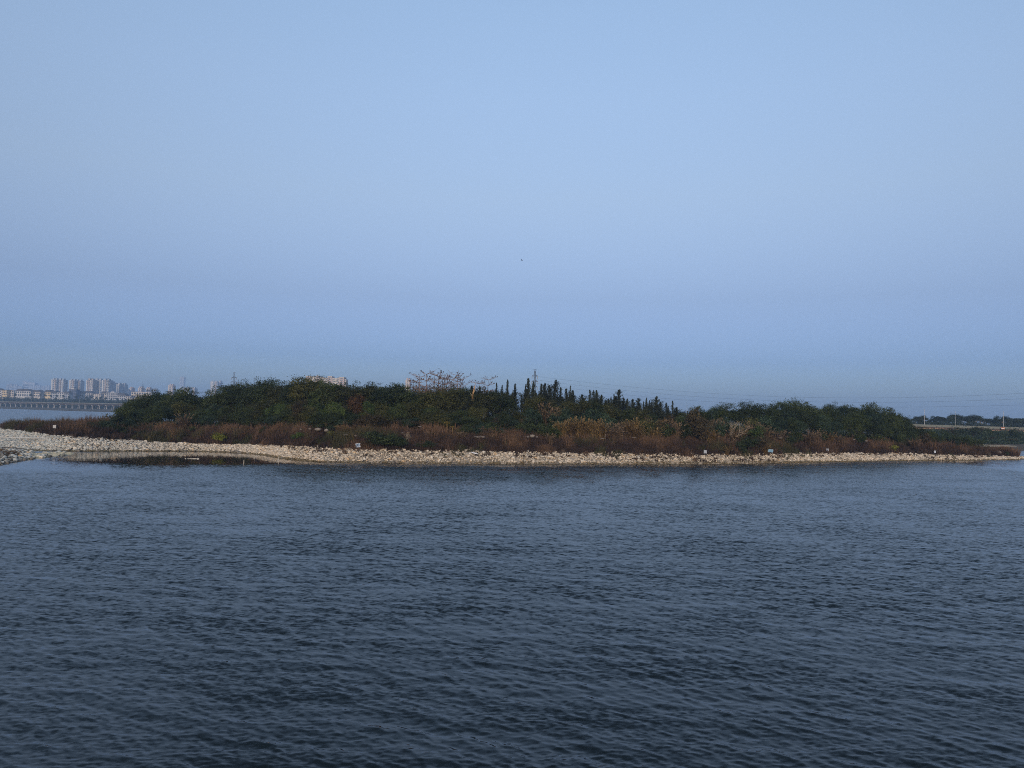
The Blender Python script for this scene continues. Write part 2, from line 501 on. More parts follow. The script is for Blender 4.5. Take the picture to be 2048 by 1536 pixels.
def land_point(px, u):
    d, hs = land_cols(px)
    z = float(np.interp(u, LU, hs)) if u >= 0 else u * .15
    r = ray(px, hz(px))
    Y = d + u
    return np.array([r[0] * Y, Y, z])
def land_u(px, Y):
    return Y - land_cols(px)[0]
def build_land():
    pxs = list(np.arange(-1200, 3601, 25.0))
    us = [-12, 0, 2, 5, 8, 16, 40, 90, 150, 250, 400, 480, 520, 560, 600, 640, 900, 1800, 6000]
    V = []
    for px in pxs:
        for u in us:
            p = land_point(px, u)
            n = .18 * float(snoise(p[0], p[1], 22.0, 14)) * (1 if 0 < u < 900 else 0)
            V.append((p[0], p[1], p[2] + n))
    nr = len(us)
    F = [(c * nr + r, (c + 1) * nr + r, (c + 1) * nr + r + 1, c * nr + r + 1) for c in range(len(pxs) - 1) for r in range(nr - 1)]
    m, nt, bs = new_mat("far_bank_earth")
    tc = nt.nodes.new("ShaderNodeTexCoord"); no = nt.nodes.new("ShaderNodeTexNoise"); no.inputs["Scale"].default_value = .05; no.inputs["Detail"].default_value = 8
    nt.links.new(tc.outputs["Object"], no.inputs["Vector"])
    cr = nt.nodes.new("ShaderNodeValToRGB")
    e = cr.color_ramp.elements; e[0].position = .35; e[0].color = (.030, .030, .016, 1); e[1].position = .68; e[1].color = (.085, .062, .038, 1)
    nt.links.new(no.outputs["Fac"], cr.inputs["Fac"]); nt.links.new(cr.outputs[0], bs.inputs["Base Color"])
    bs.inputs["Roughness"].default_value = .95
    me = np_mesh("far_bank", V, F, smooth=True)
    tag(link("far_bank", me, m), "muddy brown far bank beyond the water", None, None, 'structure')
build_land()

# ------------------------------------------------------------------ stones of the bank
ICO = None
def ico():
    global ICO
    if ICO is None:
        p = (1 + 5 ** .5) / 2
        v = np.array([(-1, p, 0), (1, p, 0), (-1, -p, 0), (1, -p, 0), (0, -1, p), (0, 1, p), (0, -1, -p), (0, 1, -p), (p, 0, -1), (p, 0, 1), (-p, 0, -1), (-p, 0, 1)], float)
        v /= np.linalg.norm(v[0])
        f = np.array([(0, 11, 5), (0, 5, 1), (0, 1, 7), (0, 7, 10), (0, 10, 11), (1, 5, 9), (5, 11, 4), (11, 10, 2), (10, 7, 6), (7, 1, 8), (3, 9, 4), (3, 4, 2), (3, 2, 6), (3, 6, 8), (3, 8, 9), (4, 9, 5), (2, 4, 11), (6, 2, 10), (8, 6, 7), (9, 8, 1)])
        ICO = v, f
    return ICO

def rand_rot(g, n):
    q = g.normal(size=(n, 4)); q /= np.linalg.norm(q, axis=1)[:, None]
    a, b, c, d = q.T
    return np.stack([np.stack([1 - 2 * (c * c + d * d), 2 * (b * c - a * d), 2 * (b * d + a * c)], -1),
                     np.stack([2 * (b * c + a * d), 1 - 2 * (b * b + d * d), 2 * (c * d - a * b)], -1),
                     np.stack([2 * (b * d - a * c), 2 * (c * d + a * b), 1 - 2 * (b * b + c * c)], -1)], -2)

def stone_colour(px, t, g):
    warm = np.array((.52, .435, .325)); grey = np.array((.40, .405, .36)); cream = np.array((.60, .535, .43)); ochre = np.array((.50, .345, .19))
    k = np.clip((px - 60) / 420, 0, 1)
    c = grey * (1 - k) + warm * k
    r = g.uniform()
    if r < .33: c = c * .5 + cream * .5
    elif r < .43: c = c * .4 + ochre * .6
    elif r < .50: c = c * .6
    c = c * g.uniform(.63, 1.10)
    if t < .10: c = c * np.array((.30, .28, .21))       # wet, weedy foot at the waterline
    return c

def scatter_stones():
    g = np.random.default_rng(77)
    P = []; S = []; C = []
    # bank stones
    pxs = np.arange(-160, 2200, 1.0)
    cols = {int(p): column(p) for p in pxs}
    n_try = 33000
    spans = np.array([np.linalg.norm(cols[int(pxs[i + 1])][0][:2] - cols[int(pxs[i])][0][:2]) * (cols[int(pxs[i])][2] + .6) for i in range(len(pxs) - 1)])
    cum = np.cumsum(spans) / spans.sum()
    for i in range(n_try):
        j = int(np.searchsorted(cum, g.uniform())); px = pxs[j]
        W, d, L, zt = cols[int(px)]
        t = g.uniform(-.05, 1.03 + .05 * math.sin(px * .11) + .04 * math.sin(px * .043))
        s = min(.33, .085 + g.gamma(1.9, .038)) * (1.1 if px < 500 else 1.0)
        p = W[:2] + d * (L * t) + g.normal(0, .05, 2)
        z = (zt * (max(t, 0) ** .85)) if t > 0 else t * .8
        P.append((p[0], p[1], z + s * .22 - .04)); S.append(s); C.append(stone_colour(px, t * L / 4.0, g))
    # stones on the sand spit
    for i in range(1300):
        px = g.uniform(-160, 68) if g.uniform() < .97 else g.uniform(68, 130)
        t = g.uniform(-.02, .14) if g.uniform() < .3 else g.uniform(.1, 1.0)
        q = spit_point(px, t); s = min(.42, .10 + g.gamma(2.0, .055))
        P.append((q[0], q[1], q[2] + s * .2)); S.append(s)
        c = stone_colour(60, .5, g); C.append(c * (.4 if t < .03 else .9))
    # a few stones scattered between the dry brush
    P = np.array(P); S = np.array(S); C = np.array(C)
    pxv = np.array([px_of(a, b) for a, b in P[:, :2]])
    show = S / np.linalg.norm(P[:, :2], axis=1)
    show[(pxv < 0) | (pxv > 2048)] = 0
    order = np.argsort(-show)
    big, rest = order[:300], order[300:]
    v, f = ico()
    n = len(rest)
    sh = np.stack([g.uniform(.75, 1.3, n), g.uniform(.7, 1.15, n), g.uniform(.5, .85, n)], -1) * S[rest][:, None]
    J = v[None] * (1 + g.uniform(-.22, .22, (n, 12, 1)))
    Rm = rand_rot(g, n)
    J = np.einsum('nij,nkj->nki', Rm, J) * sh[:, None, :]
    a = g.uniform(0, 6.28, n); ca, sa = np.cos(a), np.sin(a)
    J = np.stack([J[..., 0] * ca[:, None] - J[..., 1] * sa[:, None], J[..., 0] * sa[:, None] + J[..., 1] * ca[:, None], J[..., 2]], -1)
    V = (J + P[rest][:, None, :]).reshape(-1, 3)
    F = (f[None] + (np.arange(n) * 12)[:, None, None]).reshape(-1, 3)
    me = np_mesh("bank_stones", V, F, col=np.repeat(C[rest], 12, 0))
    m = tinted("broken_limestone", .85, 5.0, .22)
    tag(link("bank_stones", me, m), "countless smaller broken pale stones covering the island bank", "stones", None, 'stuff')
    # the 300 largest, each a thing of its own; shapes shared
    shapes = []
    for k in range(8):
        vv = v.copy(); ff = [tuple(x) for x in f]
        # one subdivision so the bigger stones show chipped planes
        cache = {}; vs = [x for x in vv]; nf = []
        def mid(a_, b_):
            key = (min(a_, b_), max(a_, b_))
            if key not in cache:
                q = (vs[a_] + vs[b_]) / 2; cache[key] = len(vs); vs.append(q / np.linalg.norm(q) * g.uniform(.9, 1.02))
            return cache[key]
        for (a_, b_, c_) in ff:
            x, y, z = mid(a_, b_), mid(b_, c_), mid(c_, a_)
            nf += [(a_, x, z), (b_, y, x), (c_, z, y), (x, y, z)]
        vv = np.array(vs)
        for _ in range(7):                                   # chop flat faces
            nrm = g.normal(size=3); nrm /= np.linalg.norm(nrm)
            dd = vv @ nrm; cut = g.uniform(.55, .85)
            vv = vv - np.outer(np.clip(dd - cut, 0, None), nrm)
        vv = vv * np.array((g.uniform(.95, 1.3), g.uniform(.8, 1.1), g.uniform(.6, .85)))
        shapes.append((vv, nf))
    bmats = {}
    def bmat(c, pxx):
        key = 'cream' if c[0] > .45 and c[2] > .32 else 'ochre' if c[0] > 1.6 * c[2] and c[0] > .3 else 'dark' if c[0] < .24 else 'grey' if pxx < 280 else 'tan'
        if key not in bmats:
            bmats[key] = plain("boulder_" + key, {'cream': (.56, .49, .39), 'ochre': (.47, .33, .19), 'dark': (.16, .14, .11), 'grey': (.40, .40, .36), 'tan': (.46, .385, .29)}[key], .85, nscale=4, namt=.25)
        return bmats[key]
    meshes = [np_mesh("boulder", s_[0], s_[1]) for s_ in shapes]
    for me_ in meshes: me_.materials.append(m)
    for i in big:
        pxx = float(pxv[i])
        o = link("boulder", meshes[int(g.integers(8))], bmat(C[i], pxx))
        o.location = P[i]; o.scale = (S[i], S[i], S[i])
        o.rotation_euler = (g.uniform(-.4, .4), g.uniform(-.4, .4), g.uniform(0, 6.28))
        if P[i][1] < 116 and pxx < 150:
            lab, gr = "larger pale stone lying on the near left sand spit", "larger stones on the sand spit"
        elif pxx < 420:
            lab, gr = "larger pale grey stone of the wide left part of the island bank", "larger stones of the left bank"
        elif pxx < 1000:
            lab, gr = "larger cream stone of the bank left of centre, past the calm cove", "larger stones of the left centre bank"
        else:
            lab, gr = "larger cream stone of the long right half of the island bank", "larger stones of the right bank"
        tag(o, lab, "stone", gr)
scatter_stones()

# ------------------------------------------------------------------ plants: shared shapes
def quads(c, n, L, W, g, roll=True, axis=None):
    """n leaf-sized diamonds at centres c facing n"""
    k = len(c)
    n = n / (np.linalg.norm(n, axis=1)[:, None] + 1e-9)
    r = g.normal(size=(k, 3)) if axis is None else axis
    a = r - (r * n).sum(1)[:, None] * n
    a /= np.linalg.norm(a, axis=1)[:, None] + 1e-9
    b = np.cross(n, a)
    L = np.broadcast_to(L, (k,))[:, None]; W = np.broadcast_to(W, (k,))[:, None]
    V = np.stack([c - a * L / 2, c + b * W / 2 - a * L * .05, c + a * L / 2, c - b * W / 2 - a * L * .05], 1).reshape(-1, 3)
    F = np.arange(4 * k).reshape(k, 4)
    return V, F

def unit(g, n):
    v = g.normal(size=(n, 3)); return v / np.linalg.norm(v, axis=1)[:, None]

def crown_mesh(seed, h, r, base, nl, per, nlv, leaf, flat=.75, spray=.18, lob=.42):
    g = np.random.default_rng(seed)
    c0 = np.array([0, 0, base + (h - base) * .5]); hr = (h - base) / 2
    lobes = []
    for i in range(nl):
        d = unit(g, 1)[0]; rad = g.uniform(.35, .72)
        p = c0 + d * np.array([r, r, hr]) * rad
        lobes.append((p, r * lob * g.uniform(.7, 1.25)))
    lobes.append((c0, r * .6))
    C = []; N = []; Vv = []
    for p, lr in lobes:
        dirs = unit(g, per)
        dirs[:, 2] = np.where(dirs[:, 2] < -.3, -dirs[:, 2], dirs[:, 2])
        cl = p + dirs * lr * np.array([1, 1, flat]) * g.uniform(.72, 1.12, per)[:, None]
        lob_v = g.normal(0, .10)
        for j in range(per):
            m = int(nlv * g.uniform(.6, 1.3)); cr = lr * g.uniform(.16, .34)
            if g.uniform() < spray: cl[j] += dirs[j] * lr * g.uniform(.10, .50) + np.array([0, 0, g.uniform(0, .22) * lr]); m = int(m * .42); cr *= .62
            q = g.normal(0, 1, (m, 3)) * cr * np.array([1, 1, .6])
            C.append(cl[j] + q); N.append(dirs[j] * .7 + unit(g, m) * .8 + np.array([0, 0, .35]))
            Vv.append(np.clip(.45 + lob_v + g.normal(0, .17) + g.normal(0, .13, m), 0, 1))
    C = np.vstack(C); N = np.vstack(N); Vv = np.concatenate(Vv)
    keep = C[:, 2] > .12
    C, N, Vv = C[keep], N[keep], Vv[keep]
    V, F = quads(C, N, leaf * g.uniform(.7, 1.35, len(C)), leaf * .55 * g.uniform(.7, 1.3, len(C)), g)
    return np_mesh("crown", V, F, var=np.repeat(Vv, 4)), lobes

def trunk_mesh(seed, h, base, r0, lobes, lean=.3):
    g = np.random.default_rng(seed + 1000)
    mb = MB()
    top = np.array([g.normal(0, lean), g.normal(0, lean), max(base * 1.25, h * .45)])
    pts = [np.array([0, 0, -.4]), np.array([0, 0, .1]), top * .5 + np.array([g.normal(0, .08), g.normal(0, .08), 0]), top]
    mb.tube(pts, [r0 * 1.25, r0 * 1.1, r0 * .85, r0 * .6], 7)
    for p, lr in lobes[:7]:
        a = top * g.uniform(.6, 1.0)
        mid_ = (a + p) / 2 + np.array([0, 0, -.15 * lr])
        mb.tube([a, mid_, p], [r0 * .45, r0 * .3, r0 * .12], 5)
    return mb.mesh("trunk")

BROAD = []
for k in range(6):
    h, r = 7.0, 3.1 + .25 * (k % 3)
    me, lobes = crown_mesh(100 + k, h, r, .9 + .25 * (k % 2), 10 + k % 3, 32, 34, .235, spray=.42)
    BROAD.append((me, trunk_mesh(100 + k, h, 1.2, .16, lobes)))
FEATHER = []            # finer, layered acacia-like crowns
for k in range(3):
    me, lobes = crown_mesh(150 + k, 7.0, 3.2, 1.0, 14, 26, 26, .20, flat=.42, spray=.35, lob=.36)
    FEATHER.append((me, trunk_mesh(150 + k, 7.0, 1.3, .14, lobes)))
BUSH = []
for k in range(5):
    me, lobes = crown_mesh(200 + k, 2.6, 1.6 + .2 * (k % 2), .05, 7, 22, 20, .19, spray=.25, lob=.45)
    BUSH.append((me, trunk_mesh(200 + k, 2.6, .3, .05, lobes, .1)))
ROAD = []
for k in range(4):
    me, lobes = crown_mesh(250 + k, 8.5, 2.7, 2.9, 9, 22, 24, .32, spray=.3, lob=.34, flat=.85)
    ROAD.append((me, trunk_mesh(250 + k, 8.5, 2.6, .15, lobes, .15)))

def casuarina(seed, h=8.0, r=2.0):
    """feathery cone: a thin leader with upswept branches, each carrying upright needle sprays; side leaders lower down"""
    g = np.random.default_rng(seed)
    mb = MB(); C = []; A = []; Ln = []; Vv = []
    leaders = [(0.0, 0.0, h, r * .85, 0.0)]
    for i in range(int(g.integers(4, 9))):
        a = g.uniform(0, 6.28); q = r * g.uniform(.25, 1.05)
        leaders.append((math.cos(a) * q, math.sin(a) * q, h - 1.75 * q * g.uniform(.7, 1.3), r * g.uniform(.35, .6), g.uniform(.15, .35)))
    for ox, oy, hh, rr, f0 in leaders:
        bend = g.normal(0, .16, 2)
        def S(f): return np.array([ox * min(1, f * 1.5) ** .7 + bend[0] * f * f, oy * min(1, f * 1.5) ** .7 + bend[1] * f * f, hh * f])
        mb.tube([S(-.04), S(.45), S(.99)], [.09, .035, .006], 5)
        nb = int(62 * rr + 26 * hh / h)
        for j in range(nb):
            f = f0 + .10 + (.90 - f0) * ((j + g.uniform()) / nb) ** .62
            lobe = .75 + .35 * math.sin(7 * f + seed)
            a = g.uniform(0, 6.28); el = g.uniform(.5, 1.0) + .3 * f
            ln = min(rr, .78 * hh * (1 - f) + .05) * g.uniform(.2, 1.3) * lobe + .06
            d = np.array([math.cos(a) * math.cos(el), math.sin(a) * math.cos(el), math.sin(el) * .8])
            m = int(5 + ln * 13)
            tt = g.uniform(.0, 1, m)
            C.append(S(f) + d * (ln * tt)[:, None] + g.normal(0, .05, (m, 3)))
            A.append(d * .9 + np.array([0, 0, .6]) + g.normal(0, .42, (m, 3)))
            Ln.append(g.uniform(.18, .42, m) * (1.15 - .4 * f)); Vv.append(np.clip(.45 + g.normal(0, .14) + g.normal(0, .12, m), 0, 1))
    C = np.vstack(C); A = np.vstack(A); Ln = np.concatenate(Ln); Vv = np.concatenate(Vv)
    V, F = quads(C, np.cross(A, unit(g, len(C))), Ln, .055, g, axis=A)
    return np_mesh("crown", V, F, var=np.repeat(Vv, 4)), mb.mesh("trunk")
CASU = [casuarina(300 + k, 8.0, 1.9 + .3 * (k % 4)) for k in range(9)]

def reed(seed, h=2.4, n=260, r=.95, plume=True, arch=.5):
    g = np.random.default_rng(seed)
    V = []; F = []; Vv = []
    for i in range(n):
        a = g.uniform(0, 6.28); q = r * math.sqrt(g.uniform()) * .55
        b = np.array([math.cos(a) * q, math.sin(a) * q, -.1])
        hh = h * g.uniform(.55, 1.08); out = np.array([math.cos(a), math.sin(a), 0]) * arch * hh * g.uniform(.1, .9) + np.append(g.normal(0, .12, 2), 0)
        s = np.array([-math.sin(a + g.normal(0, .8)), math.cos(a + g.normal(0, .8)), 0]) * .022
        p = [b, b + out * .18 + np.array([0, 0, hh * .5]), b + out * .55 + np.array([0, 0, hh * .86]), b + out + np.array([0, 0, hh * (.97 if g.uniform() < .6 else .8)])]
        k = len(V); wd = [1, .95, .75, .2]
        v = float(np.clip(.48 + g.normal(0, .17), 0, 1))
        for pp, ww in zip(p, wd):
            V += [pp - s * ww, pp + s * ww]; Vv += [v, v]
        F += [(k, k + 1, k + 3, k + 2), (k + 2, k + 3, k + 5, k + 4), (k + 4, k + 5, k + 7, k + 6)]
        if plume and g.uniform() < .28:
            t = p[3]; d = (p[3] - p[2]); d = d / np.linalg.norm(d)
            for m in range(5):
                k = len(V); c = t + d * .09 * m + g.normal(0, .02, 3); sz = .05
                o1 = np.array([g.normal(), g.normal(), .3]) * sz
                V += [c - o1, c + d * .12, c + o1, c - d * .08]; Vv += [.85] * 4
                F += [(k, k + 1, k + 2, k + 3)]
    return np_mesh("blades", np.array(V), np.array(F), var=np.array(Vv))
REED = [reed(400 + k, 2.4, 260) for k in range(4)]
TUSSOCK = [reed(420 + k, 1.5, 160, .8, False, .8) for k in range(2)]

def kapok(seed, h=9.0):
    """bare tree: straight trunk, tiers of long level branches, curled dry pods at the tips"""
    g = np.random.default_rng(seed)
    tr = MB(); br = MB(); po = MB()
    lean = g.normal(0, .25, 2)
    def P(z): return np.array([lean[0] * z / h, lean[1] * z / h, z])
    tr.tube([P(-.3), P(.5), P(h * .5), P(h)], [.24, .18, .11, .03], 7)
    tiers = 6
    for t in range(tiers):
        z = h * (.45 + .53 * t / (tiers - 1) + g.uniform(-.03, .03))
        nb = int(g.integers(4, 7))
        for i in range(nb):
            a = 6.28 * (i + g.uniform(-.3, .3)) / nb
            ln = (2.6 - 1.15 * t / tiers) * g.uniform(.6, 1.1)
            d = np.array([math.cos(a), math.sin(a), 0])
            p0 = P(z); p1 = p0 + d * ln * .5 + np.array([0, 0, .10 * ln]); p2 = p0 + d * ln + np.array([0, 0, .36 * ln * g.uniform(.3, 1.2)])
            br.tube([p0, p1, p2], [.044, .030, .013], 4)
            for s in range(int(g.integers(4, 8))):
                f = g.uniform(.3, 1); q = p0 + (p2 - p0) * f + np.array([0, 0, .08])
                a2 = a + g.uniform(-.9, .9); l2 = ln * g.uniform(.18, .38)
                e = q + np.array([math.cos(a2), math.sin(a2), g.uniform(.1, .8)]) * l2
                br.tube([q, e], [.017, .008], 3, False)
                for m in range(int(g.uniform(0, 2.1))):
                    c = e + g.normal(0, .06, 3)
                    v, f_ = ico()
                    po.add(c + v * np.array([.05, .05, .075]) * g.uniform(.7, 1.6), f_)
    return tr.mesh("trunk"), br.mesh("branches"), po.mesh("pods")
KAPOK = [kapok(500 + k) for k in range(4)]

def bare_shrub(seed, h=3.0):
    g = np.random.default_rng(seed)
    mb = MB()
    def grow(p, d, ln, rad, dep):
        e = p + d * ln
        mb.tube([p, (p + e) / 2 + g.normal(0, .03 * ln, 3), e], [rad, rad * .85, rad * .65], 4, False)
        if dep:
            for i in range(int(g.integers(2, 4))):
                nd = d + g.normal(0, .42, 3); nd[2] = abs(nd[2]) * .8 + .25; nd /= np.linalg.norm(nd)
                grow(e if i < 2 else (p + e) / 2, nd, ln * g.uniform(.55, .8), rad * .62, dep - 1)
    for s in range(3):
        d = np.array([g.normal(0, .35), g.normal(0, .35), 1.0]); d /= np.linalg.norm(d)
        grow(np.array([0, 0, -.1]), d, h * .36, .045, 4)
    return mb.mesh("branches")

# ------------------------------------------------------------------ planting
def plant(name, proto, loc, h, base_h, leaf, label, cat, group=None, bark=BARK, wide=1.0, rz=None, names=('trunk', 'crown')):
    s = h / base_h
    root = empty(name, loc, rng.uniform(0, 6.28) if rz is None else rz, (s * wide, s * wide, s))
    link(names[1], proto[0], leaf, root)
    link(names[0], proto[1], bark, root)
    tag(root, label, cat, group)
    return root

def by_top(px, u, top_y, sink=.15):
    """base on the island u metres behind the stones, height so the top reaches photo row top_y"""
    p = island_point(px, u, -sink)
    q = at_depth(px, top_y, p[1])
    return p, max(1.0, float(q[2] - p[2]))

CREST = [(266, 799), (290, 789), (318, 782), (345, 774), (372, 783), (402, 785), (432, 779), (458, 774), (478, 766), (505, 765), (532, 761), (556, 763),
         (582, 767), (606, 763), (634, 765), (662, 769), (690, 771), (716, 771), (742, 773), (768, 769), (792, 774), (822, 771), (850, 776), (880, 777), (905, 776), (935, 775), (965, 776), (992, 780)]
SEG = [(330, "dark tree at the left end of the island grove, before the pale villas", "trees at the left end of the grove"),
       (470, "dark tree of the grove between the left end and the lattice tower over it", "trees left of the lattice tower"),
       (600, "tall dark tree of the grove right of the lattice tower", "tall trees right of the lattice tower"),
       (700, "dark olive tree of the grove under the pink apartment block", "trees under the pink apartment block"),
       (815, "dark tree of the grove between the pink block and the bare kapok trees", "trees between pink block and kapoks"),
       (935, "green tree at the feet of the bare kapok trees", "trees at the feet of the kapoks"),
       (1080, "feathery green tree right of the bare kapok trees", "feathery trees right of the kapoks"),
       (1250, "olive tree standing before the dark casuarinas", "olive trees before the casuarinas"),
       (1400, "dark shrubby tree under the right end of the casuarinas", "trees under the right casuarinas"),
       (1540, "small round tree between the casuarinas and the right grove", "small trees before the right grove"),
       (2200, "dark tree of the dense grove at the right of the island", "trees of the right grove")]
FRONT = {330: "lower front tree at the left end of the island grove", 470: "lower front tree of the grove left of the lattice tower", 600: "lower front tree of the grove right of the lattice tower",
         700: "lower front tree of the grove under the pink apartment block", 815: "lower front tree between the pink block and the bare kapok trees", 935: "lower front tree below the bare kapok trees",
         1080: "lower feathery front tree right of the bare kapok trees", 1250: "lower olive front tree before the dark casuarinas", 1400: "lower shrubby front tree under the right casuarinas",
         1540: "lower front tree just left of the right grove", 2200: "lower front tree of the dense right grove"}
def seg(px, front):
    for lim, lab, gr in SEG:
        if px < lim:
            return (FRONT[lim], gr + ", front edge") if front else (lab, gr)
g = np.random.default_rng(900)
def pick(*names): return LEAF[names[int(g.integers(len(names)))]]

# back row along the crest
for px, ty in CREST:
    for k in range(2):
        q = px + g.uniform(-9, 9); u = 22 + g.uniform(-2, 3) + 8 * k
        p, h = by_top(q, u, ty + (g.uniform(-1.5, 3) if k == 0 else g.uniform(1, 7)))
        pr = BROAD[int(g.integers(6))]
        lab, gr = seg(q, False)
        plant("broadleaf_tree", pr, p, h, 6.55 if 560 < px < 790 else 6.95, pick('dark', 'dark', 'olive', 'dark', 'olive') if px > 420 else pick('dark', 'dark', 'teal'), lab, "tree", gr, wide=min(1.0, 5.6 / h + .25))
# middle and front rows
for row, (u0, fr, step) in enumerate(((15, .42, 21), (10.5, .72, 19))):
    for px in np.arange(250, 1075, step):
        q = px + g.uniform(-7, 7); u = u0 + g.uniform(-1.2, 1.8)
        if q < 330: u *= .55
        ty = interp(q, CREST); bot = interp(q, [(230, 880), (330, 874), (420, 858), (520, 846), (800, 850), (1000, 858), (1100, 858)])
        p, h = by_top(q, u, ty + (bot - ty) * fr * g.uniform(.75, 1.15))
        pr = (FEATHER if (q > 900 and g.uniform() < .75) or g.uniform() < .15 else BROAD)
        pr = pr[int(g.integers(len(pr)))]
        lab, gr = seg(q, True)
        lf = pick('dark', 'dark', 'teal') if q < 400 else pick('dark', 'olive', 'olive', 'dark', 'teal', 'fresh') if q < 900 else pick('fresh', 'dark', 'olive', 'dark')
        if row == 1 and q > 400: lf = pick('dark', 'teal', 'dark', 'brown', 'olive')
        plant("broadleaf_tree", pr, p, h, 7.4, lf, lab, "tree", gr, wide=float(np.clip(4.4 / h, .85, 1.6)))
for px in np.arange(256, 430, 15):
    p, h = by_top(px + g.uniform(-5, 5), 17 + g.uniform(-3, 3), interp(px, CREST) + g.uniform(16, 30))
    lab, gr = seg(px, True)
    plant("broadleaf_tree", BROAD[int(g.integers(6))], p, h, 7.4, pick('dark', 'dark', 'teal', 'olive'), lab, "tree", gr, wide=float(np.clip(4.6 / h, .85, 1.6)))
# right grove
RIGHT = [(1372, 821), (1394, 814), (1420, 810), (1446, 810), (1472, 815), (1500, 807), (1524, 811), (1552, 808), (1574, 803), (1596, 803), (1622, 807), (1648, 806), (1674, 809), (1700, 806),
         (1724, 809), (1746, 812), (1768, 817), (1788, 823), (1804, 832), (1818, 842)]
for px, ty in RIGHT:
    for k in range(3 if px > 1540 else 1):
        q = px + g.uniform(-8, 8) if k else px
        u = (20, 13, 9)[k] + g.uniform(-1.5, 1.5)
        p, h = by_top(q, u, ty + (g.uniform(-1, 2), g.uniform(8, 20), g.uniform(22, 36))[k])
        lab, gr = seg(q, k > 0)
        plant("broadleaf_tree", BROAD[int(g.integers(6))], p, h, 6.8, pick('dark', 'dark', 'dark', 'teal', 'dark'), lab, "tree", gr, wide=float(np.clip(4.0 / h, .8, 1.5)))
# feathery olive trees before the casuarinas
for px, ty, u, lf in ((1066, 787, 16, 'olive'), (1100, 789, 15, 'olive'), (1128, 793, 17, 'olive'), (1160, 792, 15, 'olive'), (1188, 797, 16, 'dark'), (1212, 802, 17, 'olive'), (1225, 809, 19, 'dark'), (1255, 812, 18, 'dark'), (1284, 814, 15, 'olive'), (1300, 822, 19, 'dark'), (1336, 824, 17, 'brown'), (1362, 828, 15, 'dark')):
    p, h = by_top(px, u, ty); lab, gr = seg(px, False)
    plant("broadleaf_tree", FEATHER[int(g.integers(3))], p, h, 6.5, LEAF[lf], lab, "tree", gr, wide=float(np.clip(3.6 / h, .7, 1.3)))
# single trees the photo picks out
p, h = by_top(705, 14.0, 780)
plant("rust_tree", BROAD[3], p, h, 7.4, LEAF['rust'], "rusty orange-leaved tree amid the green grove below the pink apartment block", "tree", wide=.62)
p, h = by_top(672, 13, 788)
plant("broadleaf_tree", FEATHER[1], p, h, 7.4, LEAF['fresh'], "bright green feathery tree just left of the rusty orange tree", "tree", wide=.6)
p, h = by_top(597, 10.5, 797)
plant("rust_tree", BROAD[1], p, h, 7.4, LEAF['brown'], "dull brown-orange tree in the grove, left of the bright rusty one", "tree", wide=.65)
p, h = by_top(735, 12.5, 790)
plant("broadleaf_tree", FEATHER[2], p, h, 7.4, LEAF['fresh'], "bright green feathery tree just right of the rusty orange tree", "tree", wide=.6)

# casuarinas
CAS = [(940, 772), (958, 775), (990, 766), (1001, 771), (1012, 760), (1027, 768), (1047, 769), (1055, 757), (1064, 764), (1078, 768), (1086, 766), (1097, 771), (1107, 761), (1117, 775), (1130, 778), (1138, 772),
       (1146, 781), (1164, 789), (1178, 780), (1187, 781), (1193, 781), (1202, 791), (1220, 794), (1228, 789), (1236, 780), (1248, 796), (1253, 798), (1265, 799), (1275, 797), (1290, 796), (1297, 801), (1309, 793), (1321, 804), (1331, 806), (1344, 802), (1352, 815)]
for px, ty in CAS:
    u = 24 + g.uniform(-3, 6)
    p, h = by_top(px, u, ty)
    lab = ("spiky dark casuarina between the bare trees and the steel pylon" if px < 1062 else "spiky dark casuarina just right of the steel pylon" if px < 1150 else "spiky dark casuarina of the lower row far right of the pylon")
    gr = "casuarinas left of the pylon" if px < 1062 else "casuarinas right of the pylon" if px < 1150 else "casuarinas of the lower right row"
    if px == 1236: lab, gr = "tallest spiky casuarina of the lower row, twin-topped under the wires", None
    plant("casuarina_tree", CASU[int(g.integers(9))], p, h, 8.0, LEAF['needle'], lab, "tree", gr, wide=float(np.clip(7.6 / h, .8, 1.1) * g.uniform(.85, 1.75)))

# bare kapok trees
KAP = [(836, 746, 0, "bare kapok tree with dry pods, leftmost of the row on the crest"), (849, 739, 1, "tallest bare kapok tree, with the thickest trunk of the row"),
       (873, 744, 2, "bare kapok tree just right of the tallest one"), (889, 746, 3, "slim bare kapok tree in the middle of the row"), (898, 752, 0, "shortest slim bare kapok tree, near the right end of the row"),
       (904, 748, 2, "slim bare kapok tree, last but one of the row"), (909, 742, 1, "bare kapok tree at the right end of the row"),
       (827, 753, 3, "low bare kapok tree at the far left of the row, beside the cream building top"), (862, 742, 0, "bare kapok tree close right of the tallest one, with crossing branches"), (881, 749, 1, "lower bare kapok tree in the middle of the row"), (916, 751, 2, "small bare kapok tree ending the row on the right"),
       (955, 755, 3, "separate bare kapok tree right of the row, beside the orange stump"), (970, 752, 0, "bare kapok tree farthest right, next to the first casuarinas")]
for px, ty, k, lab in KAP:
    p, h = by_top(px, 27, ty)
    s = h / 9.8
    root = empty("kapok_tree", p, g.uniform(0, 6.28), (s * .95, s * .95, s))
    link("trunk", KAPOK[k][0], BARK_RED if px in (836, 849, 909) else BARK, root)
    link("branches", KAPOK[k][1], BARK_TWIG, root); tag(link("leaves", KAPOK[k][2], POD, root), None, None, None, 'stuff')
    tag(root, lab, "tree", "bare kapok trees on the island crest")
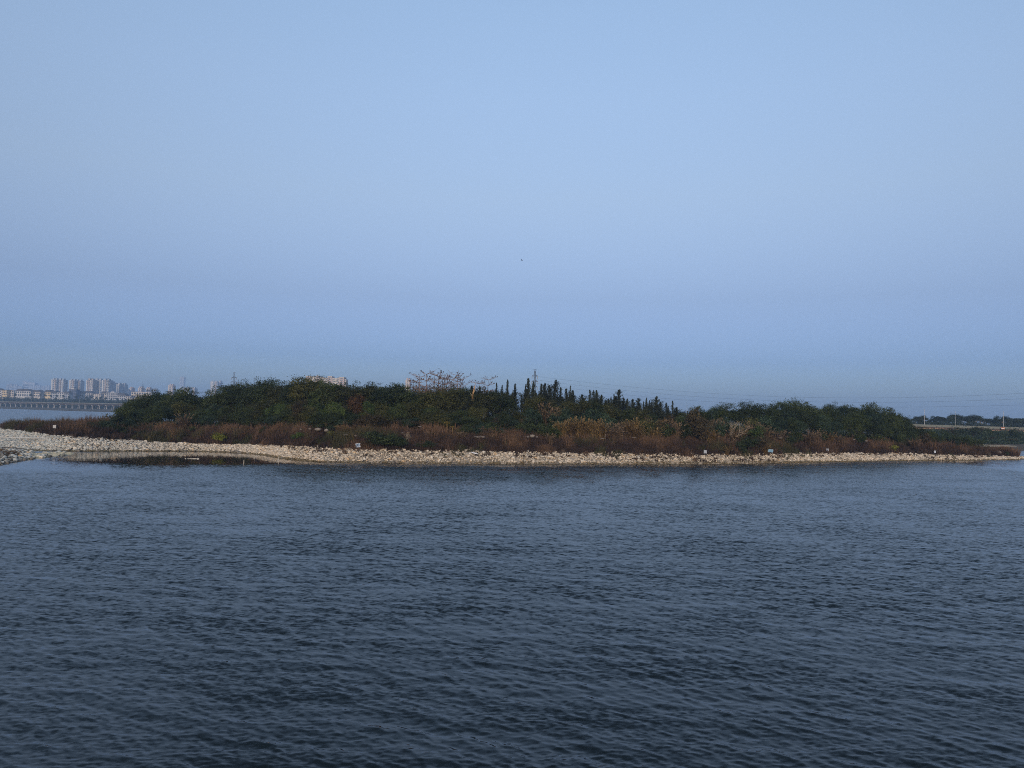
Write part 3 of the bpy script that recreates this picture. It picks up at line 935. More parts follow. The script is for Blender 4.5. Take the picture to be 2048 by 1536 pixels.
# broken orange trunk
p, h = by_top(943, 21, 766)
mb = MB(); mb.tube([(0, 0, -.2), (.05, 0, h * .4), (-.12, 0, h * .72), (.15, 0, h * .86), (.42, 0, h)], [.22, .2, .17, .12, .03], 8)
rt = empty("broken_trunk", p)
mb.build("stem", plain("split_wood", (.36, .21, .09), .9, nscale=3, namt=.5), rt)
mb = MB(); mb.tube([(-.05, 0, h * .7), (-.5, .1, h * .78)], [.1, .03], 5); mb.tube([(.0, 0, h * .78), (.45, -.1, h * .86)], [.09, .03], 5); mb.build("branch_stub", BARK_PALE, rt)
tag(rt, "broken orange-brown tree trunk standing out of the grove", "tree trunk")

# round blue-green bushes, front bushes
BUS = [(1062, 815, 9, 'teal', 1.05, "round blue-green bush left of the reed gap, under the casuarinas"), (1112, 819, 10, 'teal', .95, "blue-green round bush behind the left golden reeds"), (1134, 817, 10.5, 'teal', 1.1, "biggest round blue-green bush behind the golden reeds"),
       (1163, 820, 10, 'teal', 1, "blue-green bush between the golden reeds and the olive tree"), (1182, 815, 11, 'teal', 1.1, "blue-green bush behind the second clump of golden reeds"), (1213, 825, 9.5, 'teal', 1, "dark blue-green bush right of the golden reeds"),
       (1050, 838, 6.5, 'dark', 1.2, "low dark green bush before the feathery trees, left of the golden reeds"), (1085, 842, 5.8, 'dark', 1.3, "low wide dark green bush at the foot of the round bushes"), (1110, 848, 5, 'dark', .9, "small dark bush beside the leftmost golden reeds"),
       (1392, 818, 8, 'brown', 1.25, "broad brown-green bush left of the pale bare shrub"), (1402, 838, 5, 'brown', 1.1, "lower brown-green bush before the broad one"), (1436, 842, 7.5, 'teal', .95, "dark blue-green bush behind the pale bare shrub"), (1466, 838, 8.5, 'teal', 1.1, "dark blue-green bush right of the pale bare shrub"),
       (1450, 836, 9.5, 'teal', .9, "dark bush just behind the pale bare shrub"), (1500, 832, 10, 'olive', 1.1, "olive bush under the small trees before the right grove"), (1526, 828, 11, 'teal', 1.1, "blue-green bush between the small trees and the right grove"), (1512, 850, 5, 'fresh', .75, "fresh green bush above the spreading shrub at the stones"),
       (1497, 870, .2, 'dark', 1.15, "spreading dark bush growing down to the stones, right of the golden tuft"), (1520, 866, .8, 'brown', 1.1, "brownish spreading bush just left of the teal notice board"), (1482, 878, .0, 'dark', .8, "small dark bush at the stones, left of the spreading one"),
       (1590, 858, 4.2, 'dark', 1.1, "upright dark green bush standing alone before the right grove"), (1578, 866, 3.0, 'dark', .9, "lower dark bush at the foot of the upright one"), (1556, 850, 8, 'teal', 1, "blue-green bush at the left foot of the right grove"),
       (1310, 838, 7, 'dark', .9, "dark green bush amid the right golden reeds"), (1335, 846, 6, 'dark', 1, "dark low bush at the right end of the reeds"), (1360, 840, 7.5, 'dark', 1.1, "dark green bush under the blue shed roof"),
       (435, 866, -.3, 'yellow', .95, "bright yellow-green bush growing at the top of the stones"), (755, 862, .5, 'dark', 1.5, "broad dark bush right of the blue-white tilted notice board"), (778, 868, .2, 'dark', 1.4, "dark bush at the stones, right of the broad one"), (738, 878, .2, 'brown', .9, "small brownish bush close right of the blue-white notice board"),
       (800, 872, .3, 'dark', 1.0, "dark bush below the pale dead sapling"), (852, 880, .0, 'dark', .9, "small dark bush on the stones right of the dead sapling"), (591, 866, 1.4, 'fresh', .7, "small fresh green bush in the dry brush below the grove"), (601, 863, 2.2, 'fresh', .7, "second small green bush beside the fresh green one"),
       (663, 862, 4.0, 'yellow', .5, "little yellow-green bush right of the pale boulders in the brush"), (660, 848, 7, 'dark', .9, "dark bush above the pale boulders"), (640, 842, 8, 'dark', 1, "dark bush at the grove edge left of the dry yellow grass"),
       (960, 850, 6, 'teal', 1, "blue-green bush in front of the grove below the kapoks"), (985, 846, 7, 'dark', 1.1, "dark bush at the grove edge below the orange trunk"), (930, 848, 7, 'dark', 1, "dark bush beside the yellow flat-topped plants"), (1000, 855, 5.5, 'teal', .8, "small blue-green bush right of the dry straw clump"),
       (465, 856, 4.5, 'dark', .6, "small dark bush in the brown brush under the lattice tower"), (525, 853, 5, 'dark', .7, "dark bush at the top of the brown brush"), (315, 862, 2.5, 'dark', 1.1, "dark green bush low at the left grove, near the stones"), (285, 860, 3, 'teal', 1.2, "blue-green bush low at the left grove"), (255, 858, 3.5, 'dark', 1.2, "dark bush at the left foot of the grove"),
       (246, 811, 13, 'dark', 1.2, "rounded dark bush leaning out at the left end of the grove"), (232, 825, 9.5, 'dark', 1.2, "dark bush stepping down from the left end of the grove"), (214, 837, 7, 'teal', 1.0, "lower bush trailing off left of the grove end"),
       (1834, 849, 11, 'dark', 1.3, "dark bush stepping down from the right end of the right grove"), (1862, 858, 10, 'dark', 1.3, "lower dark bush trailing off right of the right grove"), (1890, 865, 9, 'teal', 1.2, "blue-green bush halfway between right grove and island tip"),
       (230, 848, 5, 'dark', 1, "dark bush at the left tip of the grove"), (205, 846, 6, 'teal', .8, "blue-green bush alone left of the grove"), (178, 842, 7, 'dark', .8, "small dark bush on the brown rise at the left"), (158, 846, 5, 'dark', .6, "smallest dark bush on the brown rise at the left"), (350, 856, 4.5, 'teal', 1.2, "blue-green bush at the grove foot above the brown brush"), (385, 852, 6.0, 'dark', 1.1, "dark bush at the grove foot beside the straw tuft"),
       (1640, 862, 5.5, 'dark', 1, "dark bush at the foot of the right grove, left of the dry straw"), (1720, 866, 5, 'dark', 1, "dark bush at the foot of the right grove, right of the dry straw"), (1760, 868, 4.5, 'dark', 1.1, "dark bush toward the right end of the right grove"), (1800, 866, 5, 'dark', 1.1, "dark bush at the right foot of the right grove"),
       (1826, 858, 7, 'dark', 1.1, "dark bush where the right grove meets the road bridge"), (1850, 866, 6, 'brown', 1, "brownish bush below the first white lamp post"), (1872, 868, 7, 'dark', 1, "dark bush right of the brownish one, under the bridge"), (1905, 862, 9, 'dark', 1.3, "big dark bush hiding the bridge, near the right tip"), (1930, 866, 7.5, 'dark', 1.3, "big dark bush hiding the bridge, right of its twin"), (1955, 874, 6, 'dark', 1.1, "dark bush sloping down to the right tip"),
       (1786, 890, .2, 'yellow', .6, "little yellow-green bush by the stones at the right"), (2013, 905, .3, 'dark', .45, "small dark bush at the very right tip of the island")]
for px, ty, u, lf, wd, lab in BUS:
    p, h = by_top(px, u, ty, .05)
    plant("bush", BUSH[int(g.integers(5))], p, h, 2.6, LEAF[lf], lab, "bush", None, BARK, float(np.clip(wd * 2.2 / h, .6, 1.9)), names=('stems', 'foliage'))

# golden reeds, straw clumps
REE = [(1110, 814, 12, 'straw', 2, "pinkish straw reeds in the gap between two round bushes"), (1090, 806, 13, 'straw', 2, "tall straw reeds left of the biggest round bush"),
       (1122, 838, 5.2, 'gold', 0, "leftmost golden reed clump below the round bushes"), (1140, 836, 5.5, 'gold', 1, "golden reed clump right of the leftmost one"), (1156, 833, 5.8, 'gold', 2, "tallest golden reed clump of the left bank of reeds"), (1170, 836, 5.4, 'gold', 3, "golden reed clump in the middle of the left reeds"),
       (1186, 837, 5.0, 'gold', 0, "golden reed clump near the pale stake"), (1200, 838, 5.2, 'gold', 1, "bright golden reed clump left of the pale stake"), (1226, 846, 5, 'straw', 2, "thin straw reeds right of the pale stake"), (1242, 844, 5.6, 'straw', 3, "straw reeds between the stake and the tall right reeds"),
       (1256, 838, 6, 'gold', 0, "golden reeds at the left of the tall right bank of reeds"), (1268, 836, 6, 'gold', 1, "brightest golden reeds of the tall right bank"), (1283, 838, 6.6, 'reedgreen', 2, "green reed clump in the tall right reeds"), (1297, 838, 6.2, 'reedgreen', 3, "second green reed clump in the tall right reeds"), (1308, 835, 7.4, 'straw', 0, "straw reeds behind the green reed clumps"),
       (1322, 836, 7.2, 'gold', 1, "golden plumed reeds right of the green clumps"), (1338, 838, 7.0, 'straw', 2, "plumed straw reeds near the right end of the reeds"), (1352, 844, 6.4, 'straw', 3, "last straw reeds at the right end of the reeds"), (1310, 852, 4.6, 'gold', 1, "low golden reeds before the dark bush"), (1272, 850, 5, 'gold', 2, "low golden reeds below the brightest ones"),
       (1433, 835, 8.6, 'straw', 0, "straw reeds left of the pale bare shrub"), (1420, 856, 4.5, 'gold', 1, "short golden reeds below the broad brown-green bush"), (1480, 852, 5, 'gold', 2, "golden reeds right of the pale bare shrub"), (1468, 856, 4.2, 'straw', 3, "short straw reeds at the foot of the blue-green bush"),
       (1507, 842, 7, 'straw', 0, "tall straw reeds above the fresh green bush"), (1522, 846, 6, 'straw', 1, "straw reeds right of the fresh green bush"), (1532, 854, 5, 'straw', 2, "lower straw reeds left of the upright dark bush"), (1562, 860, 4.4, 'straw', 3, "rusty straw reeds between two dark bushes"),
       (1620, 864, 4, 'straw', 0, "straw reeds right of the upright dark bush"), (1634, 858, 5.2, 'straw', 1, "straw reeds at the foot of the right grove"), (1660, 864, 4.6, 'gold', 2, "golden straw reeds, widest at the right grove"), (1676, 870, 4, 'straw', 3, "straw reeds right of the widest ones"), (1828, 878, 3.6, 'straw', 0, "straw reeds below the first white lamp post"),
       (1454, 892, -.6, 'gold', 1, "lone golden tuft on the stones right of the white notice board"), (1530, 886, .0, 'gold', 3, "golden tuft close left of the teal notice board"),
       (862, 862, 4.2, 'straw', 0, "straw clump right of the pale dead sapling"), (880, 866, 3.6, 'straw', 1, "low straw clump below the yellow flat-topped plants"), (900, 868, 3.4, 'straw', 2, "rusty straw clump at the middle of the brush"), (922, 864, 4.0, 'straw', 3, "straw clump right of the yellow plants"), (972, 852, 5, 'straw', 0, "tall straw clump in front of the blue-green bush"), (985, 866, 3.6, 'straw', 1, "bright straw clump above the grey slab"),
       (366, 826, 6.0, 'straw', 2, "pale plumed straw tuft inside the left grove"), (680, 850, 5.4, 'gold', 3, "dry yellow grass clump right of the grove bush"), (696, 851, 5.2, 'gold', 0, "second dry yellow grass clump"), (1026, 868, 3.5, 'straw', 1, "straw clump left of the pale rock pile"), (1100, 866, 3.2, 'straw', 2, "low straw clump below the golden reeds")]
for px, ty, u, lf, k, lab in REE:
    p, h = by_top(px, u, ty, .05)
    root = empty("reed_clump", p, g.uniform(0, 6.28), (max(.7, min(h / 2.7, 1.2)), max(.7, min(h / 2.7, 1.2)), h / 2.62))
    link("blades", REED[k], LEAF[lf], root)
    o = [c for c in root.children][0]
    o.parent = None
    o.location = p; o.rotation_euler = root.rotation_euler; o.scale = root.scale; o.name = "reed_clump"
    bpy.data.objects.remove(root)
    tag(o, lab, "reeds")

# pale bare shrub, dead sapling
p, h = by_top(1452, 5.5, 828); o = link("bare_shrub", bare_shrub(3, 3.2), BARK_PALE); o.location = p; o.scale = (h / 3.2,) * 3
tag(o, "pale leafless shrub with forked branches before dark bushes", "shrub")
p, h = by_top(814, 2.6, 858); o = link("dead_sapling", bare_shrub(5, 2.4), BARK_PALE); o.location = p; o.scale = (h / 2.4 * .7, h / 2.4 * .7, h / 2.4)
tag(o, "thin pale dead sapling standing in the brown brush", "sapling")
p, h = by_top(443, 2.2, 858); o = link("dead_sapling", bare_shrub(8, 2.0), plain("bark_orange", (.36, .17, .07), .9)); o.location = p; o.scale = (h / 2.4 * .8, h / 2.4 * .8, h / 2.4)
tag(o, "small orange dry sapling behind the yellow-green bush", "sapling")
for px, ty, sc_, lab in ((892, 843, 1.0, "taller yellow flat-topped plant on a thin stalk"), (903, 852, .8, "shorter yellow flat-topped plant on a thin stalk")):
    p, h = by_top(px, 5.5, ty)
    rt = empty("umbrella_plant", p)
    mb = MB(); mb.tube([(0, 0, -.1), (.03, 0, h * .5), (0, 0, h - .1)], [.05, .04, .03], 6); mb.build("stalk", plain("stalk_yellow", (.38, .24, .07), .9), rt)
    gg = np.random.default_rng(int(px)); n = 110
    a = gg.uniform(0, 6.28, n); q = np.sqrt(gg.uniform(0, 1, n)) * .5 * sc_
    C = np.stack([np.cos(a) * q, np.sin(a) * q, h - .05 - .22 * (q / .5) ** 2 + gg.normal(0, .04, n)], -1)
    V, F = quads(C, unit(gg, n) * .5 + np.array([0, 0, 1]), .24, .12, gg)
    link("leaf_tuft", np_mesh("leaf_tuft", V, F, var=np.repeat(gg.uniform(.3, .9, n), 4)), leafy("leaf_mustard", [(0, (.2, .13, .02)), (1, (.42, .30, .06))]), rt)
    tag(rt, lab, "plant")

# ------------------------------------------------------------------ dry brush: too many stems to count
def build_brush():
    gg = np.random.default_rng(55)
    n = 11500
    P = []; Cc = []; Hh = []
    while len(P) < n:
        px = gg.uniform(2, 2035)
        ub = interp(px, UBACK)
        umax = min(ub + 2, interp(px, [(0, 5), (60, 14), (150, 22), (230, 20), (300, 6), (420, 9), (600, 11), (1000, 9), (1400, 9), (1600, 8.5), (1800, 9), (1900, 14), (1990, 8), (2035, 2)]))
        u = gg.uniform(-.25, 1) ** 1.0 * umax
        if u < -.5:
            if px < 560 or gg.uniform() > (.22 if px > 1150 else .10): continue
            u = max(u * .9, -2.6)
        q = island_point(px, u)
        if u < 0:
            W_, d_, L_, zt_ = column(px); t_ = max(.25, 1 + u / L_); u = L_ * (t_ - 1)
            q = np.array([*(W_[:2] + d_ * L_ * t_), zt_ * t_ ** .85 + .02])
        f = np.clip(u / max(umax, 1), 0, 1)
        wv = float(snoise(q[0], q[1], 7.0, 61)); wv2 = float(snoise(q[0], q[1], 3.0, 63)); wv3 = float(snoise(q[0], q[1], 12.0, 67))
        dark = np.array((.036, .023, .018)); mid_ = np.array((.070, .042, .027)); light = np.array((.128, .076, .043)); grn = np.array((.040, .046, .016))
        if wv + .6 * wv2 < -1.15 and gg.uniform() < .7: continue
        s = np.clip(.08 + .66 * f + .32 * wv + .2 * wv2, 0, 1)
        c = dark * (1 - min(1, s * 2)) + mid_ * min(1, s * 2) if s < .5 else mid_ * (2 - 2 * s) + light * (2 * s - 1)
        if wv3 + .5 * wv2 > 1.25: c = c * .35 + grn * .65
        if px < 230: c = c * np.array((.80, .84, .88))
        c = c * gg.uniform(.75, 1.25)
        tall = 1.5 if gg.uniform() < .05 else 1.0
        P.append(q); Cc.append(c); Hh.append(tall * (.66 + .34 * gg.normal() + .30 * wv + .12 * wv2) * (1.15 if f > .12 else .6) * (1 if u > -.4 else .45) + (.42 if u > -.4 else .18))
    P = np.array(P); Cc = np.array(Cc); Hh = np.clip(np.array(Hh), .2, 2.5)
    nb = 15
    a = gg.uniform(0, 6.28, (n, nb)); lean = gg.uniform(.05, .55, (n, nb)); hh = Hh[:, None] * gg.uniform(.5, 1.1, (n, nb))
    b0 = P[:, None, :] + np.stack([np.cos(a) * .18, np.sin(a) * .18, np.full_like(a, -.08)], -1) * gg.uniform(.2, 2.0, (n, nb, 1))
    tip = b0 + np.stack([np.cos(a) * lean * hh, np.sin(a) * lean * hh, hh], -1)
    side = np.stack([-np.sin(a), np.cos(a), np.zeros_like(a)], -1)
    tw = gg.uniform(0, 6.28, (n, nb, 1)); side = side * np.cos(tw) + np.array([1, 0, 0]) * np.sin(tw) * .7
    wd = gg.uniform(.018, .045, (n, nb, 1))
    midp = (b0 + tip) / 2 + gg.normal(0, .05, b0.shape)
    V1 = np.stack([b0 - side * wd * .6, b0 + side * wd * .6, midp + side * wd * 1.25, tip, midp - side * wd * 1.25], 2).reshape(-1, 3)
    # seed heads / side twigs: small flecks along the stems
    m = 6
    tt = gg.uniform(.35, 1.02, (n, nb, m, 1))
    fc = b0[:, :, None] * (1 - tt) + tip[:, :, None] * tt + gg.normal(0, .055, (n, nb, m, 3))
    fc = fc.reshape(-1, 3)
    V2, F2 = quads(fc, unit(gg, len(fc)), gg.uniform(.06, .15, len(fc)), gg.uniform(.03, .07, len(fc)), gg)
    k = n * nb
    i = np.arange(k)[:, None] * 5
    F1 = np.concatenate([np.stack([i[:, 0], i[:, 0] + 1, i[:, 0] + 2, i[:, 0] + 4], -1), np.stack([i[:, 0] + 4, i[:, 0] + 2, i[:, 0] + 3, i[:, 0] + 3], -1)])
    # turn the tip triangles into quads without a doubled corner: split the file in quads + fleck quads, tips as their own quads
    F1 = np.stack([i[:, 0], i[:, 0] + 1, i[:, 0] + 2, i[:, 0] + 4], -1)
    Ft = np.stack([i[:, 0] + 4, i[:, 0] + 2, i[:, 0] + 3], -1)
    c1 = np.repeat(np.repeat(Cc, nb, 0), 5, 0)
    c2 = np.repeat(np.repeat(Cc, nb * m, 0) * gg.uniform(.75, 1.45, (n * nb * m, 1)), 4, 0)
    V = np.vstack([V1, V2]); C = np.vstack([c1, c2])
    tri = np.vstack([F1[:, [0, 1, 2]], F1[:, [0, 2, 3]], Ft, F2[:, [0, 1, 2]] + len(V1), F2[:, [0, 2, 3]] + len(V1)])
    me = np_mesh("dry_brush", V, tri, col=C)
    mt = tinted("dry_stems", .9, 2.0, .15)
    tag(link("dry_brush", me, mt), "waist-high dry reddish brown brush covering the island slope above the stones", "brush", None, 'stuff')
    # sparse dead grass on the spit
    n2 = 500; V = []; T = []; C = []
    for j in range(n2):
        px = gg.uniform(-160, 40); t = gg.uniform(.18, .55)
        q = spit_point(px, t)
        c = np.array((.10, .062, .032)) * gg.uniform(.6, 1.5)
        for b in range(12):
            aa = gg.uniform(0, 6.28); h_ = gg.uniform(.12, .36) * (1.6 if px < 10 else 1); ll = gg.uniform(.1, .8)
            b0 = q + np.array([math.cos(aa) * .12, math.sin(aa) * .12, -.03]); tp = b0 + np.array([math.cos(aa) * ll * h_, math.sin(aa) * ll * h_, h_])
            k = len(V); s_ = np.array([-math.sin(aa), math.cos(aa), 0]) * .02
            V += [b0 - s_, b0 + s_, tp]; T.append((k, k + 1, k + 2)); C += [c] * 3
    tag(link("spit_grass", np_mesh("spit_grass", np.array(V), np.array(T), col=np.array(C)), mt), "low dead brown grass on the near left sand spit", "grass", None, 'stuff')
build_brush()

def build_undergrowth():
    """shrubs and saplings that close the grove off near the ground: a mass without single plants one could count"""
    gg = np.random.default_rng(58)
    C = []; N = []; Vv = []
    for i in range(2600):
        px = gg.uniform(205, 1830)
        lo = interp(px, [(205, 10), (300, 6), (420, 10), (600, 12.5), (1000, 11), (1100, 11), (1400, 9.5), (1830, 10)])
        u = lo + gg.uniform(0, 1) ** 1.3 * 17
        hh = gg.uniform(.8, 2.3)
        q = island_point(px, u)
        m = 26
        c = q + gg.normal(0, 1, (m, 3)) * np.array([.55, .55, .0]); c[:, 2] += gg.uniform(.05, 1, m) * hh
        C.append(c); N.append(unit(gg, m) + np.array([0, -.3, .5])); Vv.append(np.clip(.4 + gg.normal(0, .16) + gg.normal(0, .1, m), 0, 1))
    C = np.vstack(C); N = np.vstack(N); Vv = np.concatenate(Vv)
    V, F = quads(C, N, gg.uniform(.2, .42, len(C)), gg.uniform(.12, .24, len(C)), gg)
    tag(link("undergrowth", np_mesh("undergrowth", V, F, var=np.repeat(Vv, 4)), LEAF['dark']), "dark tangled undergrowth filling the foot of the island grove", "undergrowth", None, 'stuff')
build_undergrowth()

# ------------------------------------------------------------------ boulders and slabs in the brush
def rock_thing(px, py_, u, size, colr, label, seed, shape=(1.3, 1, .7), name="boulder"):
    gg = np.random.default_rng(seed)
    v, f = ico()
    vv = v * (1 + gg.uniform(-.2, .2, (12, 1))) * np.array(shape) * size
    o = link(name, np_mesh(name, vv, f), plain("rock_" + str(seed), colr, .9, nscale=3, namt=.25))
    p = island_point(px, u); q = at_depth(px, py_, p[1])
    o.location = q
    tag(o, label, "boulder")
GR = (.14, .115, .095)
for i, (px, py_, u, sz, lab, shp) in enumerate(((636, 859, 5.0, .42, "left one of the pair of pale boulders in the brown brush", (1.5, 1, .75)), (653, 861, 4.6, .36, "right one of the pair of pale boulders in the brown brush", (1.1, 1, .9)),
        (602, 859, 5.4, .26, "small pale boulder far left of the boulder pair", (1.2, 1, .8)), (620, 858, 5.2, .24, "small pale boulder close left of the boulder pair", (1.4, 1, .7)), (691, 870, 2.6, .34, "grey boulder low in the brush, left of its neighbour", (1.6, 1, .6)), (710, 872, 2.3, .28, "grey boulder low in the brush, right of its neighbour", (1.3, 1, .7)),
        (956, 874, 2.4, .46, "flat grey slab in the brush below the bright straw clump", (1.7, 1, .3)), (966, 874, 2.3, .3, "pale boulder close right of the flat grey slab", (1.4, 1, .6)), (1065, 872, 2.6, .4, "pale rock pile in the brush below the round bush", (1.2, 1, .8)), (1056, 874, 2.4, .25, "small pale rock left of the rock pile", (1.2, 1, .8)), (1074, 874, 2.4, .2, "small pale rock right of the rock pile", (1.2, 1, .8)),
        (1145, 874, 2.4, .32, "long flat pale slab in the brush below the golden reeds", (2.6, .8, .25)), (1268, 875, 2.4, .24, "thin pale slab in the brush below the tall right reeds", (2.2, .8, .3)), (1205, 877, 2.0, .24, "little pale slab in the brush left of the thin one", (1.8, .8, .4)),
        (1561, 876, 3.2, .3, "pale slab left of the upright dark bush", (1.8, 1, .4)), (1733, 882, 2.2, .26, "little pinkish boulder in the brush at the right grove", (1.4, 1, .8)), (1708, 879, 2.6, .2, "tiny pinkish boulder left of the little one", (1.6, 1, .7)), (805, 866, 3.2, .2, "small pale slab beside the dead sapling", (1.8, 1, .4)), (840, 853, 5.4, .22, "small pale slab at the grove edge", (1.8, 1, .4)),
        (1999, 905, .4, .42, "large grey boulder at the right tip of the island", (1.4, 1, .8)), (1978, 909, .1, .3, "smaller grey boulder left of the large one at the right tip", (1.3, 1, .8)), (79, 866, .3, .32, "pointed pale stone at the brush edge on the left rise", (1, 1, 1)))):
    rock_thing(px, py_, u, sz, GR if i not in (0, 1, 8) else (.20, .17, .135), lab, 700 + i, shp)
# white slab on the stones
W, d, L, zt = column(949)
mb = MB(); mb.box(-.5, .5, -.22, .22, -.05, .05)
o = mb.build("white_slab", plain("white_board", (.72, .71, .70), .7)); q = at(949, 906, 1.62); o.location = q; o.rotation_euler = (.15, .22, .2)
tag(o, "flat white slab lying on the bank stones", "slab")

# pale concrete edge along the path on the left bank
mb = MB()
pts = [at(px, py_, interp(px, [(-200, 1.75), (0, 1.75), (150, 1.75)])) for px, py_ in ((-160, 873), (0, 874.5), (60, 876.3), (110, 876.8), (150, 875.5))]
for a, b in zip(pts[:-1], pts[1:]):
    pass
mb.tube(pts, .11, 4); o = mb.build("path_kerb", plain("kerb_concrete", (.44, .425, .385), .9))
tag(o, "thin pale concrete kerb running across the left stone bank", "kerb", None, 'structure')

# ------------------------------------------------------------------ notice boards
def notice(px, py_, wpx, hpx, u, tilt, label, face, band=None, legs=2, yaw=0.0):
    g0 = island_point(px, u); c = at_depth(px, py_, g0[1])
    Y = c[1]; wd = wpx * Y / FPX; hg = hpx * Y / FPX
    rt = empty("notice_board", (c[0], c[1], g0[2]), yaw)
    cz = c[2] - g0[2]
    mb = MB(); mb.box(-wd / 2, wd / 2, -.02, .02, -hg / 2, hg / 2)
    b = mb.build("board", face, rt, (0, 0, cz)); b.rotation_euler = (0, tilt, 0)
    mb = MB()
    e = .03
    mb.box(-wd / 2 - e, wd / 2 + e, -.015, .025, hg / 2, hg / 2 + e); mb.box(-wd / 2 - e, wd / 2 + e, -.015, .025, -hg / 2 - e, -hg / 2)
    mb.box(-wd / 2 - e, -wd / 2, -.015, .025, -hg / 2, hg / 2); mb.box(wd / 2, wd / 2 + e, -.015, .025, -hg / 2, hg / 2)
    f = mb.build("frame", STEEL, rt, (0, 0, cz)); f.rotation_euler = (0, tilt, 0)
    if band:
        mb = MB()
        for z0, z1, x1 in band: mb.box(-wd * .4, wd * x1, -.025, -.0202, hg * z0, hg * z1)
        k = mb.build("printed_bands", plain("print_blue", (.08, .17, .28), .6), rt, (0, 0, cz)); k.rotation_euler = (0, tilt, 0)
    xs = (-wd * .36, wd * .36) if legs == 2 else (0,)
    for x in xs:
        mb = MB(); mb.tube([(x, .05, -.3), (x, .05, cz + hg * .3)], .03, 6); mb.build("post", STEEL_D, rt)
    return tag(rt, label, "sign")
BLUEW = plain("board_blue_white", (.33, .41, .51), .5); WHT = plain("board_white", (.31, .33, .36), .5); TEAL = plain("board_teal", (.20, .36, .46), .5); CRM = plain("board_cream", (.37, .36, .335), .5)
notice(716, 890.6, 9, 7, -.5, R(8) * -1, "tilted blue-white notice board on the middle of the bank", BLUEW, ((.12, .3, .3), (-.2, -.05, .2)))
notice(1410.5, 903.6, 5.2, 5.6, -.6, 0, "white notice board on posts, left of the lone golden tuft", WHT)
notice(1541, 901.5, 10, 5, -.6, R(5), "wide teal notice board right of the spreading bush", TEAL, ((.15, .3, .42), (-.35, -.2, .42)))
notice(1655, 899.8, 4, 4.6, -.5, 0, "small white notice board below the right grove", WHT)
notice(109, 853.2, 5.6, 5.6, 2.2, 0, "cream notice board in the brown brush on the left rise", CRM)
notice(1870, 903.5, 3.4, 4, -.5, 0, "faint grey notice board near the right end of the bank", plain("board_grey", (.42, .45, .50), .5), None, 1)

# ------------------------------------------------------------------ stakes and posts
def stake(px, y_top, z_foot, y_foot, rad, mat, label, lean=0.0, name="stake"):
    p = at(px, y_foot, z_foot); q = at_depth(px, y_top, p[1])
    h = max(.3, q[2] - p[2])
    mb = MB(); mb.tube([(0, 0, -.5), (lean * .5, 0, h * .5), (lean, 0, h)], [rad, rad, rad * .85], 6)
    o = mb.build(name, mat); o.location = p
    return tag(o, label, "stake")
STK = plain("stake_wood", (.16, .11, .08), .9, nscale=6, namt=.3); STKL = plain("stake_pale", (.40, .36, .30), .9); STKD = plain("stake_dark", (.035, .03, .028), .9)
stake(487.5, 919.5, 0, 928, .05, STKL, "thin pale stake standing in the calm water")
stake(556.5, 913, 0, 925, .06, STKL, "pale post in the water near the bend of the bank", .05)
stake(790, 920.5, 0, 928.5, .10, STKD, "short black stake at the waterline right of the broad bush")
stake(623.5, 895, 1.2, 904, .09, STK, "rusty brown post on the stones left of the notice board", name="wooden_post")
stake(853.5, 900, 1.45, 907.5, .07, STK, "left brown post on the stones below the dead sapling", name="wooden_post")
stake(927.5, 899, 1.35, 908, .08, STK, "right brown post on the stones near the white slab", name="wooden_post")
stake(1371, 899, 1.2, 911, .025, STK, "thin dry stalk on the stones left of the white notice board", .15)
stake(1090.5, 888, 1.4, 907, .02, STKL, "thin tall dry stalk on the stones below the reeds", -.1)
p, h = by_top(1209.6, 5.0, 841); mb = MB(); mb.tube([(0, 0, -.2), (0, 0, h * .8)], .03, 6); o = mb.build("stake", STKL); o.location = p; tag(o, "pale stake between the golden reeds and a dark bush", "stake")
# debris in the cove
def mound(px, py_, sx, sy, sz, seed, label, matl):
    gg = np.random.default_rng(seed); mb = MB(); v, f = ico()
    for i in range(16):
        c = np.array([gg.normal(0, sx * .45), gg.normal(0, sy * .45), gg.uniform(-.05, sz * .5)]); mb.add(c + v * (1 + gg.uniform(-.2, .2, (12, 1))) * np.array([sx, sy, sz]) * gg.uniform(.18, .4), f)
    o = mb.build("rubble_mound", matl); o.location = at(px, py_, 0); tag(o, label, "rubble")
mound(232, 917.5, 1.0, .6, .35, 1, "brown rubble mound just breaking the calm water at the left", plain("rubble_brown", (.17, .135, .095), .95, nscale=4, namt=.4))
mound(337, 918.5, .22, .2, .28, 2, "small dark lump in the calm water", STKD)
def floatline(px, py_, n, label, seed):
    gg = np.random.default_rng(seed); mb = MB()
    mb.tube([(-1.1, -.2, .02), (-.3, .05, .04), (.3, .1, .03)], [.03, .05, .04], 5)
    v, f = ico(); mb.add(np.array([.45, .1, .06]) + v * np.array([.17, .13, .12]), f); mb.add(np.array([-1.35, -.25, .03]) + v * np.array([.12, .1, .08]), f)
    o = mb.build("driftwood", plain("drift_pale", (.48, .45, .38), .8)); o.location = at(px, py_, 0); tag(o, label, "driftwood")
floatline(390, 917.8, 3, "pale driftwood with a white knob floating in the calm water", 3)

